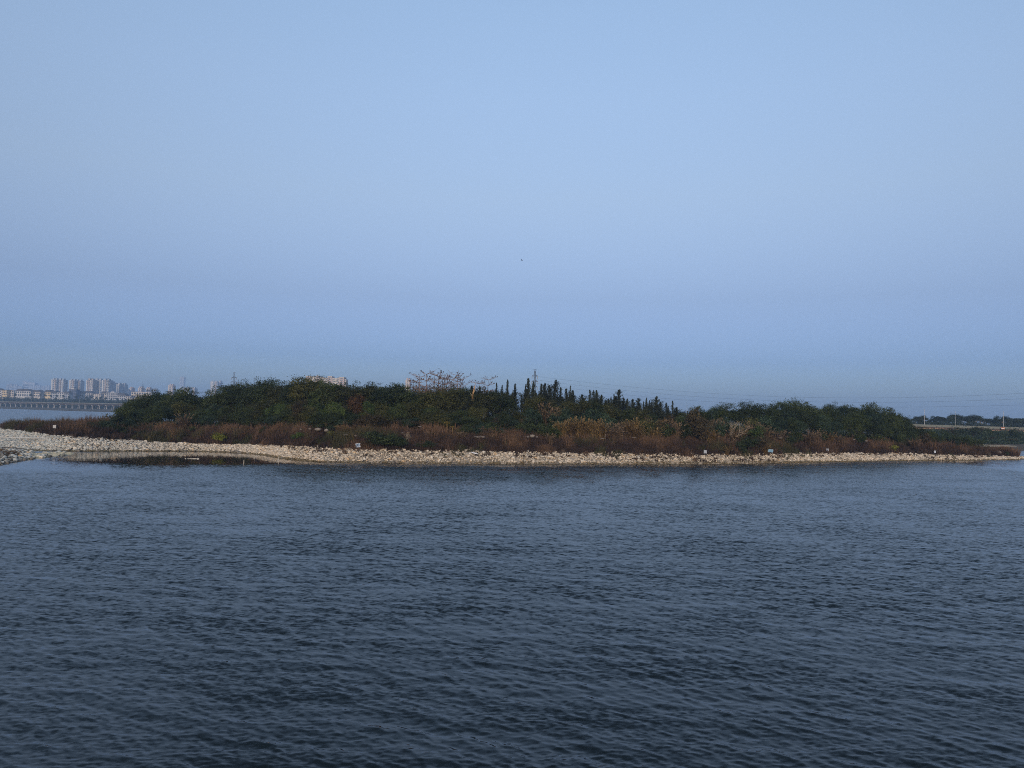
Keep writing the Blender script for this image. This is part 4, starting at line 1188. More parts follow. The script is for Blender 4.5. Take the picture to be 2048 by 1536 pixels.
# ------------------------------------------------------------------ left road bridge
def lamp_meshes(h, k=1.0):
    mb = MB(); mb.tube([(0, 0, 0), (0, 0, h * .5), (0, 0, h)], [.12 * k, .10 * k, .07 * k], 7); pole = mb.mesh("pole")
    mb = MB(); mb.tube([(-1.1, 0, h + .12), (-.5, 0, h + .1), (0, 0, h - .1), (.5, 0, h + .1), (1.1, 0, h + .12)], .05, 5)
    mb.box(-1.5, -.7, -.14, .14, h + .06, h + .2); mb.box(.7, 1.5, -.14, .14, h + .06, h + .2); head = mb.mesh("lamp_head")
    mb = MB(); mb.box(-.22, .22, -.22, .22, -.05, .35); base = mb.mesh("pole_base")
    return pole, head, base
BA = at_depth(-130, 800, 1690); BB = at_depth(268, 806, 1155)
BA[2] = BB[2] = 0
bdir = (BB - BA) / np.linalg.norm(BB - BA); blen = float(np.linalg.norm(BB - BA)); brz = math.atan2(bdir[1], bdir[0])
root = empty("road_bridge", BA, brz)
DECK = 10.2
mb = MB(); mb.box(0, blen + 60, -7, 7, DECK - 1.0, DECK); mb.build("deck", CONC_D, root)
mb = MB(); mb.box(0, blen + 60, -5.5, 5.5, DECK - 2.5, DECK - 1.003); mb.build("girder", CONC_D, root)
for sgn in (-1, 1):
    mb = MB(); mb.box(0, blen + 60, sgn * 6.8 - .15, sgn * 6.8 + .15, DECK + .003, DECK + 1.05); mb.build("parapet", PARAPET_R, root)
pier_me = MB().tube([(0, -4.2, -1.5), (0, -4.2, DECK - 3.6)], .58, 10).mesh("pier")
pier_me2 = MB().tube([(0, 4.2, -1.5), (0, 4.2, DECK - 3.6)], .58, 10).mesh("pier")
cap_me = MB().prism([(-1.2, DECK - 3.598), (1.2, DECK - 3.598), (1.5, DECK - 2.503), (-1.5, DECK - 2.503)], -6.2, 6.2).mesh("pier_cap")
x = 8.0
while x < blen + 60:
    for me_ in (pier_me, pier_me2):
        o = link("pier", me_, CONC_G, root); o.location = (x, 0, 0)
    o = link("pier_cap", cap_me, CONC_G, root); o.location = (x, 0, 0)
    x += 24.0
tag(root, "long low road bridge on paired columns crossing the left water", "bridge")
pole, head, pb = lamp_meshes(11.0)
for k, px in enumerate((12.4, 41, 70.5, 101.5, 134, 166.6, 201.6, 237.7)):
    r_ = ray(px, hz(px))                     # meet the bridge line
    A = np.array([[r_[0], -bdir[0]], [1.0, -bdir[1]]]); t_ = np.linalg.solve(A, BA[:2])
    q = np.array([r_[0] * t_[0], t_[0], DECK])
    q[:2] += np.array([bdir[1], -bdir[0]]) * 6.1
    rt = empty("street_lamp", q, brz + math.pi / 2)
    link("pole", pole, STEEL, rt); link("lamp_head", head, STEEL, rt); link("pole_base", pb, CONC, rt)
    labs = ["first grey lamp post from the left on the far bridge, by the yellow villa", "second lamp post on the far bridge, under the wide white villa", "third lamp post on the far bridge, between two villas", "fourth lamp post on the far bridge, left of the first tower pair",
            "fifth lamp post on the far bridge, below the second tower pair", "sixth lamp post on the far bridge, before the green bank", "seventh lamp post on the far bridge, below the wide towers", "eighth lamp post on the far bridge, by the grove"]
    tag(rt, labs[k], "street lamp", "lamp posts on the left bridge")

# white car
r_ = ray(222, hz(222)); A = np.array([[r_[0], -bdir[0]], [1.0, -bdir[1]]]); t_ = np.linalg.solve(A, BA[:2])
rt = empty("car", (r_[0] * t_[0], t_[0], DECK + .01), brz)
mb = MB(); mb.prism([(-2.2, .35), (2.2, .35), (2.25, .85), (1.2, .98), (-2.15, 1.0)], -.9, .9); mb.build("body", WHITE, rt)
mb = MB(); mb.prism([(-2.0, 1.003), (1.15, .99), (.5, 1.55), (-1.5, 1.6)], -.8, .8); mb.build("cabin", plain("car_glass", (.05, .06, .07), .1), rt)
for sx in (-1.4, 1.4):
    for sy in (-.8, .8):
        mb = MB(); mb.tube([(sx, sy - .1, .33), (sx, sy + .1, .33)], .33, 10); mb.build("wheel", plain("tyre", (.02, .02, .02), .9), rt)
tag(rt, "tiny white car driving along the far bridge", "car")

# ------------------------------------------------------------------ far left: houses, towers
GLASS = plain("window_dark", (.05, .06, .075), .25)
ROOFD = plain("roof_dark", (.07, .07, .08), .8); ROOFT = plain("roof_tile_grey", (.13, .11, .11), .85)
W_WH = plain("wall_white", (.45, .435, .415), .8, nscale=.2, namt=.08); W_YE = plain("wall_yellow", (.55, .43, .25), .8, nscale=.2, namt=.08); W_CR = plain("wall_cream", (.49, .44, .38), .8, nscale=.2, namt=.1)
W_GR = plain("wall_grey", (.33, .33, .34), .8, nscale=.2, namt=.1); W_PK = plain("wall_pink", (.47, .38, .35), .8, nscale=.1, namt=.06); W_DK = plain("wall_slate", (.10, .12, .18), .7)
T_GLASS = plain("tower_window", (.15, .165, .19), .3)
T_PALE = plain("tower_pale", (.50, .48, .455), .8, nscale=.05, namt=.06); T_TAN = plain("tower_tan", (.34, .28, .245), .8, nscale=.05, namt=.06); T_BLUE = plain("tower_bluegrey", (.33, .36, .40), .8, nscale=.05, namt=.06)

def house(x0, x1, y_top, y_base, Y, wall, label, floors=3, bays=5, roof='flat', depth=14, name="villa", extra=None, win=GLASS):
    """a block whose front spans the photo columns x0..x1; windows are separate parts"""
    Y += 140
    a = at_depth(x0, y_base, Y); b = at_depth(x1, y_base, Y); t = at_depth((x0 + x1) / 2, y_top, Y)
    c = (a + b) / 2
    wdt = b[0] - a[0]; h = t[2] - c[2]
    drop = 8.0
    rt = empty(name, (c[0], c[1], c[2]))
    mb = MB(); mb.box(-wdt / 2, wdt / 2, 0, depth, -drop, h); mb.build("wall", wall, rt)
    fh = h / floors; bw = wdt / bays
    wm = MB(); wm.box(-bw * .32, bw * .32, -.12, -.003, -fh * .28, fh * .28); wme = wm.mesh("window")
    sm = MB(); sm.box(-bw * .38, bw * .38, -.3, -.003, -fh * .36, -fh * .285); sme = sm.mesh("sill")
    for i in range(floors):
        for j in range(bays):
            o = link("window", wme, win, rt); o.location = (-wdt / 2 + bw * (j + .5), 0, fh * (i + .52))
            if wdt > 20 and floors < 5:
                s_ = link("sill", sme, wall, o)
    if roof == 'flat':
        mb = MB(); mb.box(-wdt / 2 - .6, wdt / 2 + .6, -.6, depth + .6, h + .003, h + .7); r_ = mb.build("roof", ROOFT, rt)
    elif roof == 'gable':
        mb = MB(); mb.prism([(-wdt / 2 - 1, h + .003), (wdt / 2 + 1, h + .003), (wdt * .30, h + 4.6), (-wdt * .30, h + 4.6)], -.8, depth + .8); r_ = mb.build("roof", ROOFD, rt)
    elif roof == 'dome':
        mb = MB(); mb.box(-wdt / 2 - .5, wdt / 2 + .5, -.5, depth + .5, h + .003, h + .8)
        mb.prism([(-wdt * .2, h + .803), (wdt * .2, h + .803), (wdt * .13, h + 3.6), (-wdt * .13, h + 3.6)], 2, depth - 2); r_ = mb.build("roof", wall, rt)
    if extra: extra(rt, wdt, h, depth)
    return tag(rt, label, "house" if name == "villa" else "building")

def penthouse(rt, w_, h, d):
    mb = MB(); mb.box(-w_ * .28, w_ * .12, 2, d - 2, h + .703, h + 4.5); mb.build("roof_room", W_WH, rt)
    mb = MB(); mb.box(-w_ * .32, w_ * .16, 1.5, d - 1.5, h + 4.503, h + 5.0); mb.build("roof_slab", ROOFD, rt)
VI = [(-40, 3, 780, 793, 1560, W_CR, "cream villa cut by the left frame edge", 3, 6, 'gable'), (4, 13.5, 780, 791, 1545, W_YE, "small yellow villa at the left frame edge", 3, 3, 'flat'), (14, 27, 781, 792, 1555, W_CR, "cream villa with dark terraces beside the yellow one", 3, 3, 'flat'), (30, 61, 782, 793, 1540, W_WH, "widest white villa with rows of dark windows", 2, 7, 'gable'),
      (62.5, 80, 784, 794, 1550, W_CR, "low cream villa right of the widest white villa", 2, 4, 'gable'), (81, 89, 787, 795, 1580, W_DK, "slate blue roofed villa between two cream ones", 2, 2, 'gable'), (89, 101, 784, 793, 1540, W_YE, "yellow villa with dark hip roof left of the tower pair", 2, 4, 'gable'), (101, 113, 786, 796, 1520, W_GR, "grey villa with dark windows beside the second yellow one", 3, 3, 'gable'),
      (114, 127, 785, 796, 1515, W_WH, "white villa with stacked terraces below the first tower pair", 3, 3, 'flat'), (128, 138, 787, 798, 1500, W_GR, "narrow grey villa below the gap between tower pairs", 3, 3, 'gable'), (137, 152, 779, 797, 1540, W_DK, "slate block with big dark glazing below the second tower pair", 3, 3, 'flat'), (152, 163, 786, 796, 1560, W_GR, "pale grey villa right of the slate block", 3, 3, 'gable'),
      (166, 184, 786, 797, 1600, W_WH, "white villas row house below the wide tower", 3, 5, 'gable'), (185, 201, 788, 800, 1480, W_CR, "cream villa with arches before the wide tower", 3, 4, 'flat'), (202, 212, 787, 801, 1490, W_CR, "narrow cream villa left of the domed house", 4, 3, 'gable'), (212, 234, 786, 803, 1470, W_GR, "grey house with broad white flared roof", 4, 5, 'dome'),
      (234, 251, 791, 803, 1460, W_GR, "dark grey villa left of the long cream hall", 3, 4, 'gable'), (251, 262, 793, 803, 1450, W_CR, "small cream villa below the long cream hall", 3, 3, 'flat'), (262, 302, 784, 796, 1520, W_CR, "long cream hall with white bands at the edge of the grove", 2, 8, 'flat'), (258, 300, 796.5, 803, 1440, W_CR, "cream row house in front of the long hall", 2, 8, 'flat')]
for k, (x0, x1, yt, yb, Y, wl, lab, fl, ba, rf) in enumerate(VI):
    house(x0, x1, yt, yb, Y, wl, lab, fl, ba, rf, extra=penthouse if k in (3, 10) else None)

def tower(x0, x1, y_top, Y, bays, label, tone=0, steps=None, name="apartment_tower", base=798):
    a = at_depth(x0, base, Y); b = at_depth(x1, base, Y); t = at_depth((x0 + x1) / 2, y_top, Y)
    wdt = b[0] - a[0]; h = t[2]
    rt = empty(name, ((a[0] + b[0]) / 2, Y, 0))
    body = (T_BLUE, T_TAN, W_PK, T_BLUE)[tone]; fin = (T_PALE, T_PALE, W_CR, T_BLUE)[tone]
    mb = MB(); mb.box(-wdt / 2, wdt / 2, 0, 22, 0, h); mb.build("wall", body, rt)
    bw = wdt / bays
    for j in range(bays):
        x_ = -wdt / 2 + bw * (j + .5)
        hh = h * (1.0 if steps is None else steps[j % len(steps)])
        mb = MB(); mb.box(x_ - bw * .22, x_ + bw * .22, -1.6, -.003, 0, hh); mb.build("bay", (fin, T_TAN, fin)[j % 3] if tone < 2 else fin, rt)
        nf = max(4, int(h / 6))
        mb = MB()
        for i in range(nf):
            z = h * (i + .6) / nf
            mb.box(x_ + bw * .26, x_ + bw * .70 if j < bays - 1 else x_ + bw * .46, -.25, -.003, z - h / nf * .24, z + h / nf * .24)
        mb.build("window_column", T_GLASS, rt)
    mb = MB(); mb.box(-wdt * .36, -wdt * .12, 5, 16, h + .003, h + 4.5); mb.box(wdt * .1, wdt * .34, 5, 16, h + .003, h + 4.0); mb.build("roof_house", body, rt)
    return tag(rt, label, "tower")
tower(100.5, 111.5, 759, 2250, 2, "left half of the first pair of pale apartment towers", 0); tower(113, 125.5, 759.5, 2260, 3, "right half of the first pair of pale apartment towers", 0)
tower(136.5, 147.5, 760.5, 2280, 2, "left half of the second pair of pale apartment towers", 0); tower(148.5, 159.5, 761.5, 2300, 2, "right half of the second pair of pale apartment towers", 0)
tower(171, 185, 759.5, 2200, 4, "left part of the wide group of striped apartment towers", 1); tower(185.5, 201, 759.5, 2230, 4, "middle part of the wide group of striped apartment towers", 0)
tower(202, 217, 760, 2180, 3, "striped tower with the pylon in front of it", 0); tower(217.5, 224, 765, 2300, 2, "slim stepped tower behind the pylon", 0)
tower(224, 239, 768, 2350, 4, "lower pale tower with white ribs right of the pylon", 0); tower(240, 248, 768.5, 2400, 2, "narrow pale tower at the right end of the tower group", 0)
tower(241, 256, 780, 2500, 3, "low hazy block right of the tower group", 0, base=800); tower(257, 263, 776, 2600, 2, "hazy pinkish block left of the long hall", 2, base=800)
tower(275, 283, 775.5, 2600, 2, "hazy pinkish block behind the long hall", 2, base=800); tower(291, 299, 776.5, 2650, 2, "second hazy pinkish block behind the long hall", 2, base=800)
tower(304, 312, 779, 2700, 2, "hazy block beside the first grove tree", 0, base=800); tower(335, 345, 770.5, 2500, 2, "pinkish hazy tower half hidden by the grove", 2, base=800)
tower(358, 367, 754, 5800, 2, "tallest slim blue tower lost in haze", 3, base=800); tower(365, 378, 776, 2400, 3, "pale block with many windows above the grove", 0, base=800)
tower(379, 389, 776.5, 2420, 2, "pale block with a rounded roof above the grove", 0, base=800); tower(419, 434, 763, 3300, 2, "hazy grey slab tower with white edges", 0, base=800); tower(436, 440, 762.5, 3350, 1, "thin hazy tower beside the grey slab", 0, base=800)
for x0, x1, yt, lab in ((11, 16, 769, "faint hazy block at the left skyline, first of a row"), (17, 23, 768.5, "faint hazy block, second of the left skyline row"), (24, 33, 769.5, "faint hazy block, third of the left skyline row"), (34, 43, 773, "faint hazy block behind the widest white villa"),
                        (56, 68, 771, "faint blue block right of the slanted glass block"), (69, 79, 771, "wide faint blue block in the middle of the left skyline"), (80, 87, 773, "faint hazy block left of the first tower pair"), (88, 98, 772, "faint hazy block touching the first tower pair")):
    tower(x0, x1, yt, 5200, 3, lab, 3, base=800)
# slanted glass block lost in haze
a = at_depth(43.5, 800, 5400); b = at_depth(68, 800, 5400); zl = at_depth(43.5, 762, 5400)[2]; zr = at_depth(68, 765.5, 5400)[2]
rt = empty("glass_block", ((a[0] + b[0]) / 2, 5400, 0)); hw = (b[0] - a[0]) / 2
mb = MB(); mb.prism([(-hw, 0), (hw, 0), (hw, zr), (-hw, zl)], 0, 40); mb.build("wall", T_BLUE, rt)
mb = MB()
for i in range(9): mb.box(-hw * .94, hw * .94, -.5, -.003, zr * (.1 + .095 * i), zr * (.1 + .095 * i) + zr * .05)
mb.build("window_bands", GLASS, rt)
tag(rt, "faint glass block with slanted roof in the haze", "building")
# pink apartment slab over the grove
def pink_block():
    Y = 1180
    x0, x1 = 611, 690
    a = at_depth(x0, 800, Y); b = at_depth(x1, 800, Y); w_ = b[0] - a[0]
    rt = empty("apartment_block", ((a[0] + b[0]) / 2, Y, 0))
    def X(px): return (at_depth(px, 780, Y)[0] - (a[0] + b[0]) / 2)
    def Z(py_, px=650): return at_depth(px, py_, Y)[2]
    secs = [(611, 619, 753, 0), (619, 632, 754.5, 1.5), (632, 637, 752.5, 0), (637, 655, 756.5, 2), (655, 663, 753.5, -.5), (663, 678, 757.5, 2), (678, 687, 755.5, 0), (687, 690.5, 759.5, 4)]
    for i, (p0, p1, yt, off) in enumerate(secs):
        xa, xb, z = X(p0), X(p1) - .02, Z(yt, (p0 + p1) / 2)
        mb = MB(); mb.box(xa, xb, off, 18, 0, z); mb.build("wall", W_PK if i % 2 == 0 else W_CR, rt)
        nb_ = max(1, int((xb - xa) / 4.2)); bw = (xb - xa) / nb_
        fl = 20; fh = z / fl
        mb = MB()
        for f_ in range(8, fl):
            for j in range(nb_):
                mb.box(xa + bw * (j + .2), xa + bw * (j + .8), off - .25, off - .003, fh * (f_ + .2), fh * (f_ + .75))
        mb.build("window_grid", T_GLASS, rt)
        mb = MB(); mb.box(xa - .4, xb - .003 if i % 2 else xb + .4, off - .5 - .01 * i, 17 - .01 * i, z + .003, z + 1.0); mb.build("roof", W_CR, rt)
    for p0, p1, yt in ((617, 622, 752.6), (624, 630, 752.4), (640, 645, 754), (672, 679, 754.5)):
        mb = MB(); mb.box(X(p0), X(p1), 5, 12, Z(758), Z(yt)); mb.build("roof_house", ROOFT, rt)
    tag(rt, "long pinkish apartment block rising behind the grove", "building")
pink_block()
tower(810, 819, 760, 1500, 2, "small cream building top behind the leftmost kapok tree", 2, base=800)

gv = np.random.default_rng(69)
for px, ty in ((29, 786), (62, 787), (80.5, 786), (88.5, 788), (101, 789), (113.5, 789), (127.5, 790), (138, 791), (152, 789), (164.5, 788), (172, 792), (180, 791), (184.5, 789), (194, 793), (201.5, 792), (211.5, 794), (222, 797), (234.5, 795), (244, 797), (251, 797), (257, 797), (268, 799)):
    Y = 1570.0; p = at_depth(px, 803, Y); zt = at_depth(px, ty, Y)[2]; p[2] = max(8.0, zt - 13)
    plant("garden_tree", ROAD[int(gv.integers(4))], p, zt - p[2], 8.6, LEAF['road'], "round dark garden tree in the gap between two far villas" if px < 165 else "round dark garden tree before the far houses below the wide towers", "tree", "garden trees between the villas" if px < 165 else "garden trees below the wide towers", BARK, float(gv.uniform(.6, .9)))
# green wood on the left embankment beyond the bridge: one mass
def wood_mass():
    gg = np.random.default_rng(66); C = []; N = []; Vv = []
    n = 1500
    for i in range(n):
        px = gg.uniform(-320, 300); Y = float(land_cols(px)[0]) + gg.uniform(468, 488)
        zb = gg.uniform(.0, .8)
        top = interp(px, [(-320, 788.5), (60, 789), (130, 791.5), (180, 792.5), (200, 791.5), (215, 796), (300, 799)])
        zt = at_depth(px, top + gg.uniform(0, 3), Y)[2]
        z = 1.5 + (zt - 3.0) * zb ** .9
        p = at_depth(px, 800, Y); p[2] = max(1.5, min(z, zt - 1))
        m = 26
        C.append(p + gg.normal(0, 1, (m, 3)) * np.array([3.2, 3.2, 1.7])); N.append(unit(gg, m) + np.array([0, -.3, .5])); Vv.append(np.clip(.45 + gg.normal(0, .15) + gg.normal(0, .1, m), 0, 1))
    C = np.vstack(C); N = np.vstack(N)
    V, F = quads(C, N, gg.uniform(1.2, 2.6, len(C)), gg.uniform(.9, 1.7, len(C)), gg)
    tag(link("bank_shrubbery", np_mesh("bank_shrubbery", V, F, var=np.repeat(np.concatenate(Vv), 4)), LEAF['road']), "green shrubbery covering the embankment between the far bridge and the villas", "shrubbery", None, 'stuff')
wood_mass()

# ------------------------------------------------------------------ right bank: viaduct, roadside trees, bushes
RA = at_depth(1690, 848, 395); RB = at_depth(2320, 855, 340)
RA[2] = RB[2] = 0
rdir = (RB - RA) / np.linalg.norm(RB - RA); rlen = float(np.linalg.norm(RB - RA)); rrz = math.atan2(rdir[1], rdir[0])
root = empty("viaduct", (RA[0], RA[1], 0), rrz)
ZA, ZB = 5.95, 4.75
tiltv = math.atan2(ZB - ZA, rlen)
def vbox(y0, y1, za, zb, nm, mt, ra=0, rb=None):
    rb = rlen if rb is None else rb
    V = []
    for xx in (ra, rb):
        zz = ZA + (ZB - ZA) * xx / rlen
        V += [(xx, y0, zz + za), (xx, y1, zz + za), (xx, y1, zz + zb), (xx, y0, zz + zb)]
    F = [(3, 2, 1, 0), (4, 5, 6, 7), (0, 1, 5, 4), (1, 2, 6, 5), (2, 3, 7, 6), (3, 0, 4, 7)]
    return MB().add(V, F).build(nm, mt, root)
vbox(-6, 6, -.45, 0, "deck", plain("deck_edge_brown", (.13, .09, .07), .9, nscale=.3, namt=.3)); vbox(-5.0, 5.0, -1.3, -.453, "girder", plain("girder_brown", (.10, .08, .07), .9))
for sgn in (-1, 1): vbox(sgn * 5.8 - .15, sgn * 5.8 + .15, .003, 1.05, "parapet", PARAPET_R)
vbox(-5.6, -5.3, -1.0, -.7, "lit_soffit_strip", plain("soffit_light_orange", (.42, .26, .16), .8))  # added strip: the orange light on the soffit is put into its colour
for xx in np.arange(12, rlen, 22.0):
    zz = ZA + (ZB - ZA) * xx / rlen
    for sgn in (-1, 1):
        MB().tube([(xx, sgn * 3.2, -1), (xx, sgn * 3.2, zz - 1.503)], .6, 10).build("pier", CONC, root)
tag(root, "pale road viaduct with parapet running behind the right bushes", "bridge")
POLE = plain("pole_paint", (.43, .43, .43), .6)
pole8, head8, pb8 = lamp_meshes(8.6, .8)
def on_viaduct(px, side):
    r_ = ray(px, hz(px)); A = np.array([[r_[0], -rdir[0]], [1.0, -rdir[1]]]); t_ = np.linalg.solve(A, RA[:2])
    q = np.array([r_[0] * t_[0], t_[0], ZA + (ZB - ZA) * t_[1] / rlen]); q[:2] += np.array([rdir[1], -rdir[0]]) * side
    return q
for px, side, lab in ((1847, 5.2, "tall white lamp post on the viaduct near the right grove"), (2003, 5.2, "tall white lamp post on the viaduct by the orange marker"), (1795, -40, "faint grey lamp post just showing above the right grove"), (1931, -40, "faint grey lamp post between the two white ones"), (1353, -30, "thin white lamp post beyond the casuarinas")):
    q = on_viaduct(px, side)
    if side < 0: q[2] -= .2
    rt = empty("street_lamp", q, rrz + math.pi / 2)
    mt = POLE if side > 0 or px == 1353 else STEEL
    link("pole", pole8, mt, rt); link("lamp_head", head8, STEEL, rt); link("pole_base", pb8, CONC, rt)
    tag(rt, lab, "street lamp", "lamp posts of the right road")
q = on_viaduct(2001, 6.6)
rt = empty("road_marker", (q[0], q[1], q[2] - .7))
mb = MB(); mb.box(-.9, .9, -.12, .12, .5, 1.5); mb.build("panel", plain("marker_orange", (.50, .16, .06), .7), rt)
mb = MB(); mb.box(-.9, .9, -.15, -.123, .85, 1.1); mb.build("stripe", WHITE, rt)
for sx in (-.6, .6):
    mb = MB(); mb.tube([(sx, .16, -.2), (sx, .16, 1.3)], .05, 6); mb.build("post", STEEL_D, rt)
tag(rt, "orange and white road marker at the foot of the right lamp post", "road marker")
# trees along the road, behind the viaduct
gg = np.random.default_rng(71)
for px, ty in ((1816, 842), (1829, 837), (1838, 835), (1849, 834.5), (1863, 836), (1876, 835), (1886, 836.5), (1896, 837), (1907, 833), (1914, 832.5), (1925, 835), (1934, 834.5), (1945, 834), (1952, 834), (1962, 836), (1972, 841), (1982, 840), (1990, 838.5), (1998, 836), (2007, 836), (2016, 841), (2024, 838.5), (2034, 838.5), (2043, 839), (2055, 840), (2068, 839), (2082, 840)):
    Y = 440 + gg.uniform(-8, 22)
    zt = at_depth(px, ty - 4.0, Y)[2]; u = land_u(px, Y); p = land_point(px, u)
    lab = "round grey-green roadside tree behind the viaduct, left of the faint lamp post" if px < 1931 else "round grey-green roadside tree behind the viaduct, right of the faint lamp post"
    plant("roadside_tree", ROAD[int(gg.integers(4))], p, max(4.5, zt - p[2]), 8.6, LEAF['road'], lab, "tree", "roadside trees left of the faint lamp" if px < 1931 else "roadside trees right of the faint lamp", BARK_PALE, float(gg.uniform(1.15, 1.5)))
# low hedge at the foot of those trees
C = []
for i in range(1900):
    px = gg.uniform(1760, 2110); Y = 426 + gg.uniform(0, 8); p = land_point(px, land_u(px, Y)); p[2] += gg.uniform(.0, 4.9); C.append(p)
C = np.repeat(np.array(C), 10, 0); C = C + gg.normal(0, 1, C.shape) * np.array([.9, .7, .4])
V, F = quads(C, unit(gg, len(C)) + np.array([0, -.3, .5]), gg.uniform(.5, .9, len(C)), .4, gg)
tag(link("roadside_hedge", np_mesh("roadside_hedge", V, F, var=np.repeat(gg.uniform(.2, .7, len(C)), 4)), LEAF['road']), "long dark hedge at the foot of the roadside trees", "hedge")
# bushes on the right bank, before and under the viaduct
labs = ["dark bush on the far right bank, in front of the viaduct"]
for i, (px, ty, Y, wd) in enumerate(((1845, 872, 300, 1.0), (1868, 862, 292, 1.1), (1888, 859, 280, 1.2), (1902, 857, 285, 1.2), (1918, 856, 275, 1.2), (1932, 855, 282, 1.2), (1946, 854, 276, 1.2), (1960, 853, 280, 1.2), (1974, 855, 272, 1.2), (1988, 858, 278, 1.1), (2002, 864, 270, 1.1), (2016, 865, 274, 1.1), (2028, 858, 270, 1.1), (2040, 865, 266, 1.1), (2054, 862, 270, 1.2), (2072, 862, 268, 1.2), (2010, 876, 250, 1), (2030, 878, 248, 1), (2050, 877, 249, 1), (1985, 874, 252, 1.1), (1965, 870, 255, 1.1), (1832, 868, 330, 1.0), (1862, 874, 325, 1.1), (1884, 872, 320, 1.1), (1895, 866, 310, 1.2), (1925, 864, 312, 1.2), (1940, 866, 300, 1.2), (1968, 864, 305, 1.2), (1982, 866, 300, 1.2), (1996, 868, 298, 1.2), (2010, 868, 296, 1.2), (2022, 869, 300, 1.2), (2034, 868, 292, 1.2), (2047, 869, 296, 1.2), (2060, 870, 290, 1.2))):
    p = land_point(px, land_u(px, Y)); h = max(1.6, at_depth(px, ty, Y)[2] - p[2] + .1)
    near = Y < 256
    plant("bush", BUSH[int(gg.integers(5))], p - np.array([0, 0, .1]), h, 2.6, (LEAF['dark'], LEAF['teal'], LEAF['dark'], LEAF['brown'])[i % 4] if not near else LEAF['brown' if i % 2 else 'dark'], "low brownish bush by the water on the far right bank" if near else labs[0], "bush", "low bushes by the far right water" if near else "bushes on the far right bank", BARK, float(np.clip(wd * 3.0 / h, .8, 1.8)), names=('stems', 'foliage'))
def right_cover():
    gg = np.random.default_rng(73); C = []; N = []; Vv = []
    for i in range(5200):
        px = gg.uniform(1780, 2200); u = 14 + gg.uniform(0, 1) ** 1.2 * 150
        hh = gg.uniform(.3, 1.0) * (1 + u / 200) * (1.2 + .9 * float(snoise(px, u, 26.0, 75)))
        if hh < .15: continue
        q = land_point(px, u); m = 14
        c = q + gg.normal(0, 1, (m, 3)) * np.array([1.1, 1.1, 0]); c[:, 2] += gg.uniform(0, 1, m) * hh
        C.append(c); N.append(unit(gg, m) + np.array([0, -.3, .4])); Vv.append(np.clip(.38 + gg.normal(0, .16) + gg.normal(0, .1, m), 0, 1))
    C = np.vstack(C); V, F = quads(C, np.vstack(N), gg.uniform(.35, .8, len(C)), gg.uniform(.2, .45, len(C)), gg)
    tag(link("bank_undergrowth", np_mesh("bank_undergrowth", V, F, var=np.repeat(np.concatenate(Vv), 4)), LEAF['road']), "dark weedy undergrowth covering the far right bank", "undergrowth", None, 'stuff')
right_cover()
# pale sand bar at the foot of the right bank
V = []; pxs = np.arange(1940, 2400, 10.0)
for px in pxs:
    for (u, dz) in ((5.0, .06), (6.5, .10), (9.5, .08)):
        p = land_point(px, u + 1.2 * math.sin(px * .05)); V.append((p[0], p[1], p[2] + dz + .12))
F = [(c * 3 + r, (c + 1) * 3 + r, (c + 1) * 3 + r + 1, c * 3 + r + 1) for c in range(len(pxs) - 1) for r in range(2)]
tag(link("beach_sand", np_mesh("beach_sand", V, F, smooth=True), plain("sand_pale", (.32, .27, .18), .95, nscale=.4, namt=.35)), "pale strip of sand along the far right bank", None, None, 'structure')

# blue shed roof behind the casuarinas
a = at_depth(1359, 824, 330); b = at_depth(1373, 824, 330)
rt = empty("shed", ((a[0] + b[0]) / 2, 330, land_point(1366, land_u(1366, 330))[2])); w_ = (b[0] - a[0]); hz_ = at_depth(1366, 825.5, 330)[2] - rt.location[2]
mb = MB(); mb.box(-w_ / 2 + .2, w_ / 2 - .2, 0, 6, -.5, hz_ - .02); mb.build("wall", plain("shed_wall", (.05, .06, .08), .8), rt)
mb = MB(); mb.prism([(-w_ / 2, hz_), (w_ / 2, hz_), (w_ / 2 - .3, hz_ + .45), (-w_ / 2 + .3, hz_ + .45)], -.6, 6.6); mb.build("roof", plain("roof_blue", (.03, .07, .20), .5), rt)
tag(rt, "shed with dark blue roof showing right of the casuarinas", "shed")

